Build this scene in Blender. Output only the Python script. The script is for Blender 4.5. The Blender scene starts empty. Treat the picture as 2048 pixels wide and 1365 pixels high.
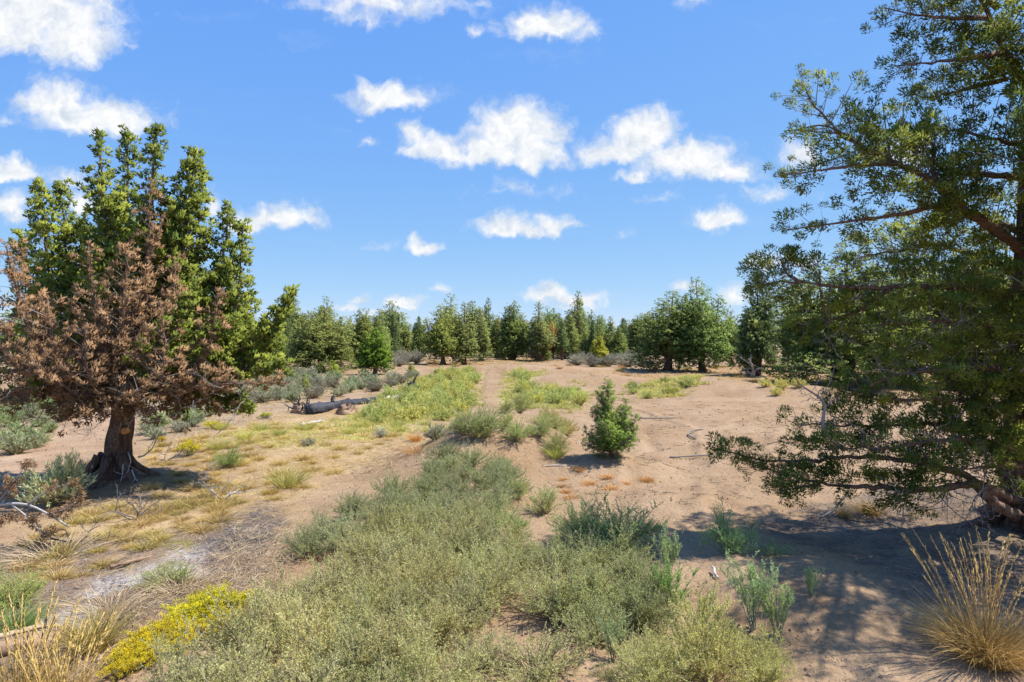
import bpy, math
import numpy as np
from mathutils import Vector

rng = np.random.default_rng(11)
SC = bpy.context.scene
COL = SC.collection

# ------------------------------------------------------------------ camera
F, HOR, CX, H = 1365.0, 668.0, 1024.0, 3.0        # focal length and horizon in photo pixels, eye height in metres
cam_d = bpy.data.cameras.new('camera')
cam_d.lens = 24.0
cam_d.sensor_width = 36.0
cam_d.clip_end = 8000.0
cam = bpy.data.objects.new('camera', cam_d)
COL.objects.link(cam)
cam.location = (0, 0, H)
cam.rotation_euler = (math.radians(90) - math.atan((682.5 - HOR) / F), 0, 0)
SC.camera = cam

# ------------------------------------------------------------------ light and sky
SUN_EL = math.radians(59)
hx, hy = 0.995, 0.08
SUN = Vector((hx * math.cos(SUN_EL), hy * math.cos(SUN_EL), math.sin(SUN_EL))).normalized()
sun_d = bpy.data.lights.new('sun', 'SUN')
sun_d.energy = 4.4
sun_d.angle = math.radians(0.53)
sun_d.color = (1.0, 0.955, 0.89)
sun = bpy.data.objects.new('sun', sun_d)
COL.objects.link(sun)
sun.rotation_euler = SUN.to_track_quat('Z', 'Y').to_euler()
SC.view_settings.view_transform = 'Standard'
SC.view_settings.look = 'None'
SC.view_settings.gamma = 1.0
SC.view_settings.use_curve_mapping = False
SC.view_settings.exposure = 0.74
SC.cycles.use_denoising = True
SC.cycles.max_bounces = 5
SC.cycles.diffuse_bounces = 3
SC.cycles.transparent_max_bounces = 4
SC.cycles.caustics_reflective = False
SC.cycles.caustics_refractive = False

W = bpy.data.worlds.new('World')
SC.world = W
W.use_nodes = True


class NT:
    """small helper to wire shader nodes"""
    def __init__(s, tree):
        s.t = tree
        tree.nodes.clear()

    def n(s, kind, **kw):
        o = s.t.nodes.new(kind)
        for k, v in kw.items():
            setattr(o, k, v)
        return o

    def put(s, sock, v):
        if v is None:
            return
        if isinstance(v, bpy.types.NodeSocket):
            s.t.links.new(v, sock)
        else:
            sock.default_value = v

    def m(s, op, a, b=None, c=None, clamp=False):
        o = s.n('ShaderNodeMath', operation=op, use_clamp=clamp)
        for i, v in enumerate((a, b, c)):
            s.put(o.inputs[i], v)
        return o.outputs[0]

    def v(s, op, a, b=None, scale=None):
        o = s.n('ShaderNodeVectorMath', operation=op)
        s.put(o.inputs[0], a)
        s.put(o.inputs[1], b)
        if scale is not None:
            s.put(o.inputs['Scale'], scale)
        return o.outputs['Value'] if op in ('LENGTH', 'DOT_PRODUCT', 'DISTANCE') else o.outputs[0]

    def noise(s, vec, scale, detail=4.0, rough=0.55, out='Fac', dist=0.0, dim='3D'):
        o = s.n('ShaderNodeTexNoise', noise_dimensions=dim)
        s.put(o.inputs['Vector'], vec)
        s.put(o.inputs['Scale'], scale)
        s.put(o.inputs['Detail'], detail)
        s.put(o.inputs['Roughness'], rough)
        s.put(o.inputs['Distortion'], dist)
        return o.outputs[0] if out == 'Fac' else o.outputs[1]

    def ramp(s, fac, lo, hi, a=0.0, b=1.0, smooth=True):
        o = s.n('ShaderNodeMapRange', interpolation_type='SMOOTHSTEP' if smooth else 'LINEAR')
        s.put(o.inputs[0], fac)
        for i, v in enumerate((lo, hi, a, b)):
            s.put(o.inputs[1 + i], v)
        return o.outputs[0]

    def mix(s, fac, a, b, mode='MIX'):
        o = s.n('ShaderNodeMix', data_type='RGBA', blend_type=mode)
        s.put(o.inputs[0], fac)
        s.put(o.inputs[6], a)
        s.put(o.inputs[7], b)
        return o.outputs[2]


# cumulus puffs: x, y, half width, half height (photo pixels, turned into directions), strength
CLOUDS = [
    (70, 20, 175, 75, 1.0), (150, 75, 105, 62, 1.0), (30, 60, 100, 60, .9),
    (120, 205, 85, 50, .9), (200, 238, 130, 45, 1.0), (20, 236, 45, 16, .4),
    (30, 345, 62, 30, .9), (20, 418, 48, 34, .9), (140, 365, 60, 22, .45), (170, 405, 40, 28, .7),
    (560, 432, 82, 30, .95), (500, 440, 60, 26, .8), (430, 415, 30, 26, .6),
    (790, 8, 190, 34, .55), (720, 40, 60, 20, .35), (1100, 55, 92, 38, .9), (945, 68, 20, 14, .4), (1385, 8, 34, 16, .35),
    (785, 200, 88, 32, .95), (745, 185, 40, 24, .9),
    (1035, 262, 98, 62, 1.1), (1075, 310, 66, 36, 1.0), (985, 300, 70, 40, .95), (880, 300, 86, 34, .85), (830, 270, 36, 28, .6),
    (1290, 268, 75, 44, 1.05), (1235, 300, 90, 38, .9), (1370, 318, 100, 46, 1.0), (1450, 340, 72, 30, .8), (1270, 350, 40, 14, .45), (1540, 390, 60, 20, .25),
    (1000, 446, 56, 24, .9), (1055, 458, 60, 14, .7), (1105, 446, 46, 20, .85),
    (850, 490, 36, 16, .85), (1428, 444, 56, 25, .9), (1050, 380, 66, 16, .22), (1320, 400, 30, 12, .3),
    (1535, 528, 42, 20, .75), (1605, 520, 34, 18, .7), (1600, 305, 50, 32, .6), (1800, 310, 60, 36, .7),
    (1090, 588, 46, 26, .85), (1150, 600, 66, 17, .85), (1140, 618, 40, 8, .5),
    (805, 600, 42, 14, .8), (880, 584, 22, 10, .6), (725, 600, 20, 8, .5), (770, 622, 38, 11, .6), (690, 614, 34, 8, .4),
    (1370, 572, 34, 18, .8), (1465, 582, 30, 22, .5), (760, 492, 34, 8, .22), (732, 286, 18, 10, .3),
    (715, 235, 16, 8, .3), (1250, 464, 18, 8, .2),
]


def build_world():
    nt = NT(W.node_tree)
    tc = nt.n('ShaderNodeTexCoord')
    sep = nt.n('ShaderNodeSeparateXYZ')
    nt.t.links.new(tc.outputs['Generated'], sep.inputs[0])
    x, y, z = sep.outputs
    ya = nt.m('MAXIMUM', nt.m('ABSOLUTE', y), 0.02)
    cmb = nt.n('ShaderNodeCombineXYZ')
    nt.put(cmb.inputs[0], nt.m('MULTIPLY', nt.m('DIVIDE', x, ya), F / 100))
    nt.put(cmb.inputs[1], nt.m('MULTIPLY', nt.m('DIVIDE', z, ya), F / 100))
    p = cmb.outputs[0]
    w1 = nt.v('SCALE', nt.v('SUBTRACT', nt.noise(p, 1.5, 2, .5, 'Color'), (.5, .5, .5)), scale=0.6)
    w2 = nt.v('SCALE', nt.v('SUBTRACT', nt.noise(p, 5.0, 4, .62, 'Color'), (.5, .5, .5)), scale=0.26)
    q = nt.v('ADD', nt.v('ADD', p, w1), w2)
    acc = None
    for (cx, cy, rx, ry, st) in CLOUDS:
        c = ((cx - CX) / 100, (HOR - cy) / 100, 0)
        r = (84 / rx, 76 / ry, 0)
        d = nt.v('SUBTRACT', q, (c[0], c[1] - ry * .0020, 0))
        d = nt.v('LENGTH', nt.v('MULTIPLY', nt.v('MINIMUM', d, nt.v('MULTIPLY', d, (1, 1.7, 1))), r))
        k = nt.m('MULTIPLY_ADD', d, -st * 1.0, st)
        acc = k if acc is None else nt.m('SMOOTH_MAX', acc, k, 0.12)
    fb = nt.noise(q, 2.2, 6, .6)
    body = nt.m('ADD', acc, nt.m('MULTIPLY_ADD', fb, 1.1, -.52))
    alpha = nt.ramp(body, -0.07, 0.66)
    fib = nt.ramp(nt.noise(nt.v('MULTIPLY', q, (.35, 1.4, 1)), 1.0, 5, .6), .55, .95, 0, .28)
    alpha = nt.m('MAXIMUM', alpha, fib)
    up = nt.m('GREATER_THAN', z, 0.0)
    alpha = nt.m('MULTIPLY', alpha, up, clamp=True)
    # relief: density here against density a little towards the sun
    sh = nt.m('SUBTRACT', nt.noise(nt.v('ADD', q, (.12, .22, 0)), 1.9, 5, .6), nt.noise(q, 1.9, 5, .6))
    lit = nt.m('ADD', nt.m('MULTIPLY_ADD', sh, -2.6, .50), nt.m('MULTIPLY', nt.ramp(body, .1, .8), .22), clamp=True)
    ccol = nt.mix(lit, (3.9, 4.4, 5.1, 1), (6.0, 6.05, 6.1, 1))
    sky = nt.n('ShaderNodeTexSky', sky_type='NISHITA')
    sky.sun_disc = False
    sky.sun_elevation = SUN_EL
    sky.sun_rotation = math.atan2(hx, hy)
    sky.altitude = 1000
    sky.air_density = 0.7
    sky.dust_density = 0.0
    sky.ozone_density = 3.0
    # film like response: deeper blue overhead, less glare at the horizon
    sc_ = nt.n('ShaderNodeSeparateColor'); nt.put(sc_.inputs[0], sky.outputs[0])
    cc_ = nt.n('ShaderNodeCombineColor')
    for i, (g_, pw) in enumerate(((.52, .66), (.535, .42), (.60, .06))):
        nt.put(cc_.inputs[i], nt.m('MULTIPLY', nt.m('POWER', nt.m('MULTIPLY', sc_.outputs[i], .1), pw), g_ * 10))
    col = nt.mix(alpha, cc_.outputs[0], ccol)
    bg = nt.n('ShaderNodeBackground')
    nt.put(bg.inputs[0], col)
    bg.inputs[1].default_value = 0.10
    out = nt.n('ShaderNodeOutputWorld')
    nt.t.links.new(bg.outputs[0], out.inputs[0])


build_world()
W.cycles.sampling_method = 'MANUAL'
W.cycles.sample_map_resolution = 512


# ------------------------------------------------------------------ noise
def pn(x, y, seed=0):
    x = np.asarray(x, float); y = np.asarray(y, float)
    xi = np.floor(x).astype(np.int64); yi = np.floor(y).astype(np.int64)
    xf = x - xi; yf = y - yi

    def g(ix, iy, dx, dy):
        h = (ix * 374761393 + iy * 668265263 + seed * 982451653) & 0xffffffff
        h = ((h ^ (h >> 13)) * 1274126177) & 0xffffffff
        a = (h ^ (h >> 16)) / 4294967296.0 * 2 * np.pi
        return np.cos(a) * dx + np.sin(a) * dy
    u = xf * xf * xf * (xf * (xf * 6 - 15) + 10); v = yf * yf * yf * (yf * (yf * 6 - 15) + 10)
    a = g(xi, yi, xf, yf); b = g(xi + 1, yi, xf - 1, yf)
    c = g(xi, yi + 1, xf, yf - 1); d = g(xi + 1, yi + 1, xf - 1, yf - 1)
    return ((a + (b - a) * u) * (1 - v) + (c + (d - c) * u) * v) * 1.41


def fbm(x, y, o=4, seed=0, gain=.5):
    s = 0; a = 1; f = 1
    for i in range(o):
        s = s + a * pn(x * f, y * f, seed + i)
        a *= gain; f *= 2.03
    return s


# ------------------------------------------------------------------ terrain
MOUNDS = [  # x, y, rx, ry, height, flatness
    (-0.15, 17.0, 1.6, 1.8, 1.0, 3.0),      # the jump in the middle
    (-1.6, 15.2, 1.3, 1.6, 0.35, 2.0),
    (-1.6, 11.5, 1.9, 3.0, 0.22, 2.0),        # low ridge carrying the thistles
    (2.2, 15.2, 1.15, 0.9, 0.34, 2.0),        # under the sapling
    (11.2, 38.0, 3.2, 2.6, 0.72, 2.2),
    (15.0, 34.5, 2.6, 2.0, 0.52, 2.2),
    (4.8, 43.0, 3.8, 2.0, 0.55, 2.2),
    (1.0, 52.0, 7.0, 2.2, 0.5, 2.5),
    (3.3, 7.9, 1.9, 1.4, 0.24, 2.0),
    (-8.1, 14.0, 1.6, 1.6, 0.16, 2.0),
    (8.0, 10.7, 2.0, 2.0, 0.12, 2.0),
    (3.0, 11.9, 1.3, .8, 0.10, 2.0),
    (1.9, 7.0, 1.0, .6, -0.10, 2.0),
    (-12.5, 17.0, 4.5, 3.0, -0.22, 2.0),      # hollow of the left-hand path
]


def gz(x, y):
    x = np.asarray(x, float); y = np.asarray(y, float)
    near = np.clip((y - 60) / 120, 0, 1)
    z = 0.10 * pn(x / 5, y / 5, 3) + 0.05 * pn(x / 1.7, y / 1.7, 4) * (1 - near) + 0.35 * pn(x / 22, y / 22, 5) * np.clip((y - 14) / 25, 0, 1)
    z = z + near * 0.0
    for (mx, my, rx, ry, h, p) in MOUNDS:
        d = np.sqrt(((x - mx) / rx) ** 2 + ((y - my) / ry) ** 2)
        z = z + h * np.exp(-np.power(d, p))
    return z


_YS = np.exp(np.linspace(math.log(2.5), math.log(600), 5000))


def G(px, py):
    """point of the ground seen at a pixel of the photograph"""
    u = (px - CX) / F; v = (py - HOR) / F
    zr = H - v * _YS
    below = zr <= gz(u * _YS, _YS)
    i = int(np.argmax(below)) if below.any() else len(_YS) - 1
    Y = _YS[i]
    return np.array([u * Y, Y, float(gz(u * Y, Y))])


def P3(px, py, Y):
    return np.array([(px - CX) / F * Y, Y, H - (py - HOR) / F * Y])


def inpoly(x, y, poly):
    r = np.zeros(np.shape(x), bool)
    n = len(poly)
    for i in range(n):
        x1, y1 = poly[i]; x2, y2 = poly[(i + 1) % n]
        if y1 == y2:
            continue
        c = ((y1 > y) != (y2 > y)) & (x < (x2 - x1) * (y - y1) / (y2 - y1) + x1)
        r ^= c
    return r


def wpoly(pts):
    return [tuple(G(px, py)[:2]) for px, py in pts]


def polydist(x, y, poly):
    """signed distance in metres, positive inside"""
    d = np.full(np.shape(x), 1e9)
    n = len(poly)
    for i in range(n):
        x1, y1 = poly[i]; x2, y2 = poly[(i + 1) % n]
        dx, dy = x2 - x1, y2 - y1
        L = dx * dx + dy * dy + 1e-9
        t = np.clip(((x - x1) * dx + (y - y1) * dy) / L, 0, 1)
        d = np.minimum(d, np.hypot(x - x1 - t * dx, y - y1 - t * dy))
    return np.where(inpoly(x, y, poly), d, -d)


# ------------------------------------------------------------------ mesh tools
def nrm(v):
    return v / (np.linalg.norm(v, axis=-1, keepdims=True) + 1e-9)


def mesh(name, V, T, mat, tint=None, smooth=True, col=None):
    V = np.asarray(V, np.float32); T = np.asarray(T, np.int32)
    me = bpy.data.meshes.new(name)
    me.vertices.add(len(V)); me.vertices.foreach_set('co', V.ravel())
    me.loops.add(T.size); me.loops.foreach_set('vertex_index', T.ravel())
    me.polygons.add(len(T)); me.polygons.foreach_set('loop_start', np.arange(0, T.size, T.shape[1], dtype=np.int32))
    me.polygons.foreach_set('use_smooth', np.full(len(T), smooth))
    if tint is not None:
        a = me.attributes.new('tint', 'FLOAT', 'POINT'); a.data.foreach_set('value', np.asarray(tint, np.float32))
    if col is not None:
        a = me.attributes.new('soil', 'FLOAT_COLOR', 'POINT'); a.data.foreach_set('color', np.asarray(col, np.float32).ravel())
    me.materials.append(mat)
    me.update(calc_edges=True)
    return me


def obj(name, me, parent=None, **props):
    o = bpy.data.objects.new(name, me)
    COL.objects.link(o)
    if parent is not None:
        o.parent = parent
    for k, v in props.items():
        o[k] = v
    return o


def thing(name, label, cat, loc=(0, 0, 0), rz=0., sc=1., group=None):
    o = bpy.data.objects.new(name, None)
    o.empty_display_size = 0.2
    COL.objects.link(o)
    o.location = loc
    o.rotation_euler = (0, 0, rz)
    o.scale = (sc, sc, sc) if np.isscalar(sc) else sc
    o['label'] = label; o['category'] = cat
    if group:
        o['group'] = group
    return o


def dup(root, label, loc, rz, sc, group=None, color=None):
    r = root.copy(); COL.objects.link(r)
    r.location = loc; r.rotation_euler = (0, 0, rz)
    r.scale = (sc, sc, sc) if np.isscalar(sc) else sc
    r['label'] = label
    if group:
        r['group'] = group
    elif 'group' in r.keys():
        del r['group']
    for ch in root.children:
        c = ch.copy(); COL.objects.link(c); c.parent = r
        if color is not None:
            c.color = color
    return r


class Bag:
    """collects triangles"""
    def __init__(s):
        s.V = []; s.T = []; s.C = []; s.n = 0

    def add(s, V, T, c=None):
        V = V.reshape(-1, 3)
        s.V.append(V); s.T.append(T.reshape(-1, 3) + s.n)
        s.C.append(np.full(len(V), .5) if c is None else np.broadcast_to(c, (len(V),)) if np.ndim(c) == 0 else c)
        s.n += len(V)

    def mesh(s, name, mat, smooth=True, off=None):
        if not s.V:
            return None
        V = np.concatenate(s.V)
        if off is not None:
            V = V - off
        return mesh(name, V, np.concatenate(s.T), mat, np.concatenate(s.C), smooth)

    def lit(s, me):
        me.normals_split_custom_set_from_vertices(np.concatenate(s.N))
        return me

    def ntri(s):
        return sum(len(t) for t in s.T)


def perp(d):
    a = np.where(np.abs(d[..., 2:3]) < .9, np.array([0, 0, 1.]), np.array([1., 0, 0]))
    u = nrm(np.cross(d, a)); return u, np.cross(d, u)


def cones(bag, A, B, r0, r1=None, k=3, c=.5):
    """tapered k-sided twigs from A to B; pointed when r1 is None"""
    A = np.atleast_2d(A); B = np.atleast_2d(B); N = len(A)
    if N == 0:
        return
    r0 = np.broadcast_to(r0, (N,)).reshape(N, 1, 1)
    u, w = perp(nrm(B - A))
    ang = np.arange(k) / k * 2 * np.pi
    ph = rng.uniform(0, 6.28, (N, 1)) + ang
    ring = np.cos(ph)[..., None] * u[:, None] + np.sin(ph)[..., None] * w[:, None]
    cc = np.broadcast_to(c, (N,))
    i = np.arange(k); j = (i + 1) % k
    if r1 is None:
        V = np.concatenate([A[:, None] + ring * r0, B[:, None]], 1)
        t = np.stack([i, j, np.full(k, k)], 1)
        m = k + 1
    else:
        r1 = np.broadcast_to(r1, (N,)).reshape(N, 1, 1)
        V = np.concatenate([A[:, None] + ring * r0, B[:, None] + ring * r1], 1)
        t = np.concatenate([np.stack([i, j, j + k], 1), np.stack([i, j + k, i + k], 1)])
        m = 2 * k
    T = t[None] + (np.arange(N) * m)[:, None, None]
    bag.add(V, T, np.repeat(cc, m))


def leaves(bag, A, D, L, Wd, c=.5):
    """one pointed triangle per leaf"""
    N = len(A)
    if N == 0:
        return
    D = nrm(D); r = nrm(np.cross(D, rng.normal(size=(N, 3))))
    L = np.broadcast_to(L, (N,))[:, None]; Wd = np.broadcast_to(Wd, (N,))[:, None]
    V = np.stack([A - r * Wd / 2 + D * L * .25, A + r * Wd / 2 + D * L * .25, A + D * L], 1)
    V[:, 0] -= D * L * .25 * .5
    bag.add(V, np.arange(N * 3).reshape(N, 3), np.repeat(np.broadcast_to(c, (N,)), 3))


def blades(bag, A, D, L, bend, Wd, c=.5, seg=3):
    """arching grass blades: ribbons that narrow to a point"""
    N = len(A)
    if N == 0:
        return
    D = nrm(D)
    hz = D * np.array([1, 1, 0]) + rng.normal(size=(N, 3)) * np.array([.2, .2, 0])
    hz = nrm(hz)
    r = nrm(np.cross(D, rng.normal(size=(N, 3))))
    L = np.broadcast_to(L, (N,))[:, None]; bend = np.broadcast_to(bend, (N,))[:, None]; Wd = np.broadcast_to(Wd, (N,))[:, None]
    rows = []
    for s in range(seg + 1):
        t = s / seg
        P = A + D * L * t + (hz * .8 - np.array([0, 0, 1.]) * .75) * L * bend * t * t
        if s < seg:
            w = Wd * (1 - .75 * t) / 2
            rows += [P - r * w, P + r * w]
        else:
            rows += [P]
    V = np.stack(rows, 1)
    tri = []
    for s in range(seg - 1):
        a = 2 * s
        tri += [(a, a + 1, a + 3), (a, a + 3, a + 2)]
    tri += [(2 * seg - 2, 2 * seg - 1, 2 * seg)]
    m = 2 * seg + 1
    T = np.array(tri)[None] + (np.arange(N) * m)[:, None, None]
    bag.add(V, T, np.repeat(np.broadcast_to(c, (N,)), m))


def smoothpath(P, n):
    P = np.asarray(P, float)
    d = np.r_[0, np.cumsum(np.linalg.norm(np.diff(P, axis=0), axis=1))]
    t = np.linspace(0, d[-1], n)
    out = np.stack([np.interp(t, d, P[:, i]) for i in range(3)], 1)
    for _ in range(2):
        out[1:-1] = out[1:-1] * .5 + (out[:-2] + out[2:]) * .25
    return out


def tube(bag, P, R, k=8, rough=0., c=.5, seed=0, flute=0., cap=True, knots=0.):
    """bent tapering limb along a path, with fluted and uneven bark"""
    P = np.asarray(P, float); n = len(P); R = np.broadcast_to(R, (n,))
    tan = nrm(np.gradient(P, axis=0))
    u = nrm(np.cross(tan[0], [0.13, 1, .21])); U = [u]
    for i in range(1, n):
        u = u - tan[i] * np.dot(u, tan[i]); u = u / np.linalg.norm(u); U.append(u)
    U = np.array(U); Wv = np.cross(tan, U)
    a = np.arange(k) / k * 2 * np.pi
    s = np.r_[0, np.cumsum(np.linalg.norm(np.diff(P, axis=0), axis=1))]
    mod = np.ones((n, k))
    if rough:
        mod += rough * pn(np.cos(a)[None] * 2.2 + s[:, None] * 1.5 / max(R.max() * 4, .05) + seed * 7, np.sin(a)[None] * 2.2 + s[:, None] * .9, seed)
    if flute:
        tw = s[:, None] * .5
        mod += flute * pn(np.cos(a[None] + tw) * 3.4 + seed, np.sin(a[None] + tw) * 3.4 + s[:, None] * .25, seed + 5)
        mod += flute * .45 * pn(a[None] * 5 + tw * 2, s[:, None] * .9 + 0 * a[None], seed + 9)
    rr = R[:, None] * mod
    V = P[:, None] + (np.cos(a)[None, :, None] * U[:, None] + np.sin(a)[None, :, None] * Wv[:, None]) * rr[..., None]
    i = np.arange(n - 1)[:, None] * k; j = np.arange(k)[None]; j2 = (j + 1) % k
    T = np.concatenate([np.stack([i + j, i + j2, i + k + j2], -1).reshape(-1, 3), np.stack([i + j, i + k + j2, i + k + j], -1).reshape(-1, 3)])
    V = V.reshape(-1, 3)
    if cap:
        V = np.concatenate([V, P[-1:], P[:1]])
        e = (n - 1) * k; m = n * k
        jj = np.arange(k); jn = (jj + 1) % k
        T = np.concatenate([T, np.stack([e + jj, e + jn, np.full(k, m)], 1), np.stack([jn, jj, np.full(k, m + 1)], 1)])
    bag.add(V, T, c if np.ndim(c) == 0 else .5)
    return P


# ------------------------------------------------------------------ materials
def material(name):
    m = bpy.data.materials.new(name)
    m.use_nodes = True
    return m, NT(m.node_tree)


def leafmat(name, a, b, trans=.25, tr_col=(1.0, 1.15, .55), rough=.75, spec=.15, usecol=True):
    m, nt = material(name)
    at = nt.n('ShaderNodeAttribute', attribute_name='tint')
    col = nt.mix(at.outputs['Fac'], (*a, 1), (*b, 1))
    if usecol:
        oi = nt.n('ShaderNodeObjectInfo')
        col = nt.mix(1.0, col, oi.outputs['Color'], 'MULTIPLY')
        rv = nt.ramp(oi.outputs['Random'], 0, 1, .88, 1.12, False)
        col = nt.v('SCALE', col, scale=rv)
    p = nt.n('ShaderNodeBsdfPrincipled')
    nt.put(p.inputs['Base Color'], col)
    p.inputs['Roughness'].default_value = rough
    p.inputs['Specular IOR Level'].default_value = spec
    t = nt.n('ShaderNodeBsdfTranslucent')
    nt.put(t.inputs[0], nt.v('MULTIPLY', col, tr_col))
    mx = nt.n('ShaderNodeMixShader')
    mx.inputs[0].default_value = trans
    nt.t.links.new(p.outputs[0], mx.inputs[1]); nt.t.links.new(t.outputs[0], mx.inputs[2])
    o = nt.n('ShaderNodeOutputMaterial')
    nt.t.links.new(mx.outputs[0], o.inputs[0])
    return m


def woodmat(name, a, b, scale=(14, 14, 2.2), bump=.6, rough=.85, crack=(.04, .03, .025)):
    m, nt = material(name)
    tc = nt.n('ShaderNodeTexCoord')
    v = nt.v('MULTIPLY', tc.outputs['Object'], scale)
    n1 = nt.noise(v, 1.0, 6, .65, dist=.6)
    n2 = nt.noise(tc.outputs['Object'], 2.2, 3, .5)
    col = nt.mix(nt.ramp(n1, .3, .7), (*a, 1), (*b, 1))
    col = nt.mix(nt.ramp(n2, .4, .75, 0, .5), col, (*[c * 1.35 for c in b], 1))
    col = nt.mix(nt.ramp(n1, .42, .30, 0, .8), col, (*crack, 1))
    p = nt.n('ShaderNodeBsdfPrincipled')
    nt.put(p.inputs['Base Color'], col)
    p.inputs['Roughness'].default_value = rough
    p.inputs['Specular IOR Level'].default_value = .2
    b_ = nt.n('ShaderNodeBump')
    b_.inputs['Strength'].default_value = bump
    b_.inputs['Distance'].default_value = .05
    nt.put(b_.inputs['Height'], n1)
    nt.t.links.new(b_.outputs[0], p.inputs['Normal'])
    o = nt.n('ShaderNodeOutputMaterial')
    nt.t.links.new(p.outputs[0], o.inputs[0])
    return m


M_GREEN = leafmat('juniper_green', (.11, .15, .026), (.36, .39, .06), .32)
M_DEEP = leafmat('juniper_deep_green', (.155, .205, .035), (.54, .56, .10), .45)
M_FAR = leafmat('juniper_olive', (.105, .15, .048), (.31, .345, .11), .22)
M_BROWN = leafmat('dead_needles', (.17, .098, .05), (.43, .26, .135), .15, (1.1, .9, .6))
M_THIST = leafmat('thistle_leaf', (.44, .44, .20), (.73, .70, .31), .35, (1, 1.05, .7))
M_SAGE = leafmat('sage_leaf', (.36, .35, .25), (.60, .585, .42), .2, (1, 1, .8))
M_YELLOW = leafmat('rabbitbrush_flower', (.50, .42, .015), (.92, .76, .03), .2, (1, 1, .6))
M_RABBIT = leafmat('rabbitbrush_leaf', (.18, .22, .06), (.38, .36, .10), .25)
M_STRAW = leafmat('dry_grass', (.44, .31, .12), (.72, .55, .28), .25, (1, .95, .7))
M_PALE = leafmat('bleached_stalks', (.38, .27, .15), (.68, .54, .34), .1, (1, .95, .8))
M_GRASS = leafmat('green_grass', (.42, .41, .13), (.70, .62, .24), .3, (1, 1.05, .6))
M_STEM = leafmat('shrub_stem', (.17, .12, .075), (.36, .28, .18), .0)
M_STEMP = leafmat('pale_stem', (.24, .19, .12), (.50, .42, .28), .0)
M_BARK = woodmat('juniper_bark', (.06, .036, .026), (.22, .135, .095), (22, 22, 2.0), 1.0)
M_LIMB = woodmat('juniper_limb_bark', (.09, .05, .035), (.27, .165, .115), (14, 14, 14), .8)
M_TWIG = leafmat('grey_twig', (.16, .13, .11), (.36, .32, .29), .0)
M_GREYW = woodmat('weathered_wood', (.30, .27, .24), (.55, .50, .45), (6, 6, 6), .4)
M_BONE = woodmat('bleached_wood', (.38, .35, .32), (.62, .58, .53), (6, 6, 6), .4, .8, (.2, .17, .15))
M_CHAR = woodmat('charred_wood', (.02, .02, .022), (.075, .075, .085), (5, 5, 5), .9, .6, (.005, .005, .005))
M_ROT = woodmat('rotten_wood', (.20, .13, .085), (.42, .28, .18), (5, 5, 5), .8)
M_SCAR = woodmat('cut_wood', (.55, .24, .07), (.68, .33, .11), (20, 20, 20), .1)


# ------------------------------------------------------------------ ground
AREAS = {
    'path_left': wpoly([(-300, 930), (0, 900), (120, 850), (200, 815), (320, 790), (350, 800), (270, 850), (200, 900), (150, 945), (0, 985), (-300, 1060)]),
    'straw_mid': wpoly([(20, 1060), (250, 960), (300, 880), (520, 830), (720, 810), (860, 850), (840, 890), (700, 950), (560, 1040), (420, 1080), (250, 1120), (0, 1150)]),
    'litter_left': wpoly([(-300, 1150), (0, 1100), (220, 1080), (430, 1040), (545, 1000), (575, 1060), (540, 1150), (420, 1210), (300, 1250), (200, 1330), (0, 1500), (-400, 1500)]),
    'ash': wpoly([(40, 1260), (130, 1190), (270, 1140), (390, 1090), (430, 1100), (420, 1130), (340, 1160), (200, 1200), (110, 1270)]),
    'char': wpoly([(370, 1090), (430, 1055), (520, 1020), (560, 1050), (530, 1100), (440, 1120)]),
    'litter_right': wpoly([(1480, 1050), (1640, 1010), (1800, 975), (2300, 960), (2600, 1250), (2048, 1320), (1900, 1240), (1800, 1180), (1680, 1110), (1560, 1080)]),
    'litter_tree_shadow': wpoly([(150, 965), (215, 930), (400, 905), (560, 880), (520, 940), (400, 985), (250, 1010), (120, 1010)]),  # litter plus the left tree's cast shadow, painted into the soil colour
    'duff_far': wpoly([(1120, 742), (1300, 742), (1500, 728), (2300, 735), (2300, 790), (1700, 768), (1480, 765), (1300, 764)]),
    'duff_mid': wpoly([(840, 722), (1100, 716), (1120, 724), (1000, 730), (850, 735)]),
    'duff_left': wpoly([(560, 738), (720, 735), (760, 750), (640, 760), (560, 752)]),
    'green_left': wpoly([(880, 742), (945, 737), (955, 770), (948, 805), (860, 865), (720, 870), (690, 840), (800, 780)]),
    'green_right': wpoly([(1015, 745), (1090, 742), (1075, 772), (1165, 780), (1170, 822), (1010, 818), (995, 790)]),
    'jump_flank': [(-2.6, 16.2), (-1.2, 15.2), (-.7, 15.4), (-.75, 17.4), (-1.6, 17.6)],
    'jump_rim': [(.45, 15.9), (1.2, 15.2), (1.7, 15.8), (1.2, 17.2), (.5, 17.3)],
    'scrub_left': wpoly([(-200, 800), (100, 770), (560, 740), (840, 735), (800, 775), (560, 830), (430, 870), (280, 890), (330, 800), (150, 810), (0, 900), (-200, 920)]),
}
SAND = np.array([.340, .228, .134])
SOIL = {
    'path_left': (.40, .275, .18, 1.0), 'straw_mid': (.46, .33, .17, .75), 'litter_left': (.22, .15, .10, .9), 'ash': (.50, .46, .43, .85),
    'char': (.11, .095, .09, .85), 'litter_right': (.19, .14, .10, .9), 'litter_tree_shadow': (.24, .16, .10, .8), 'duff_far': (.35, .225, .115, .9),
    'duff_mid': (.33, .22, .12, .8), 'duff_left': (.32, .21, .12, .6), 'green_left': (.37, .32, .13, .8), 'green_right': (.37, .33, .13, .8),
    'scrub_left': (.34, .26, .17, .6),
    'jump_flank': (.25, .165, .105, .85), 'jump_rim': (.24, .16, .10, .8),
}


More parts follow.
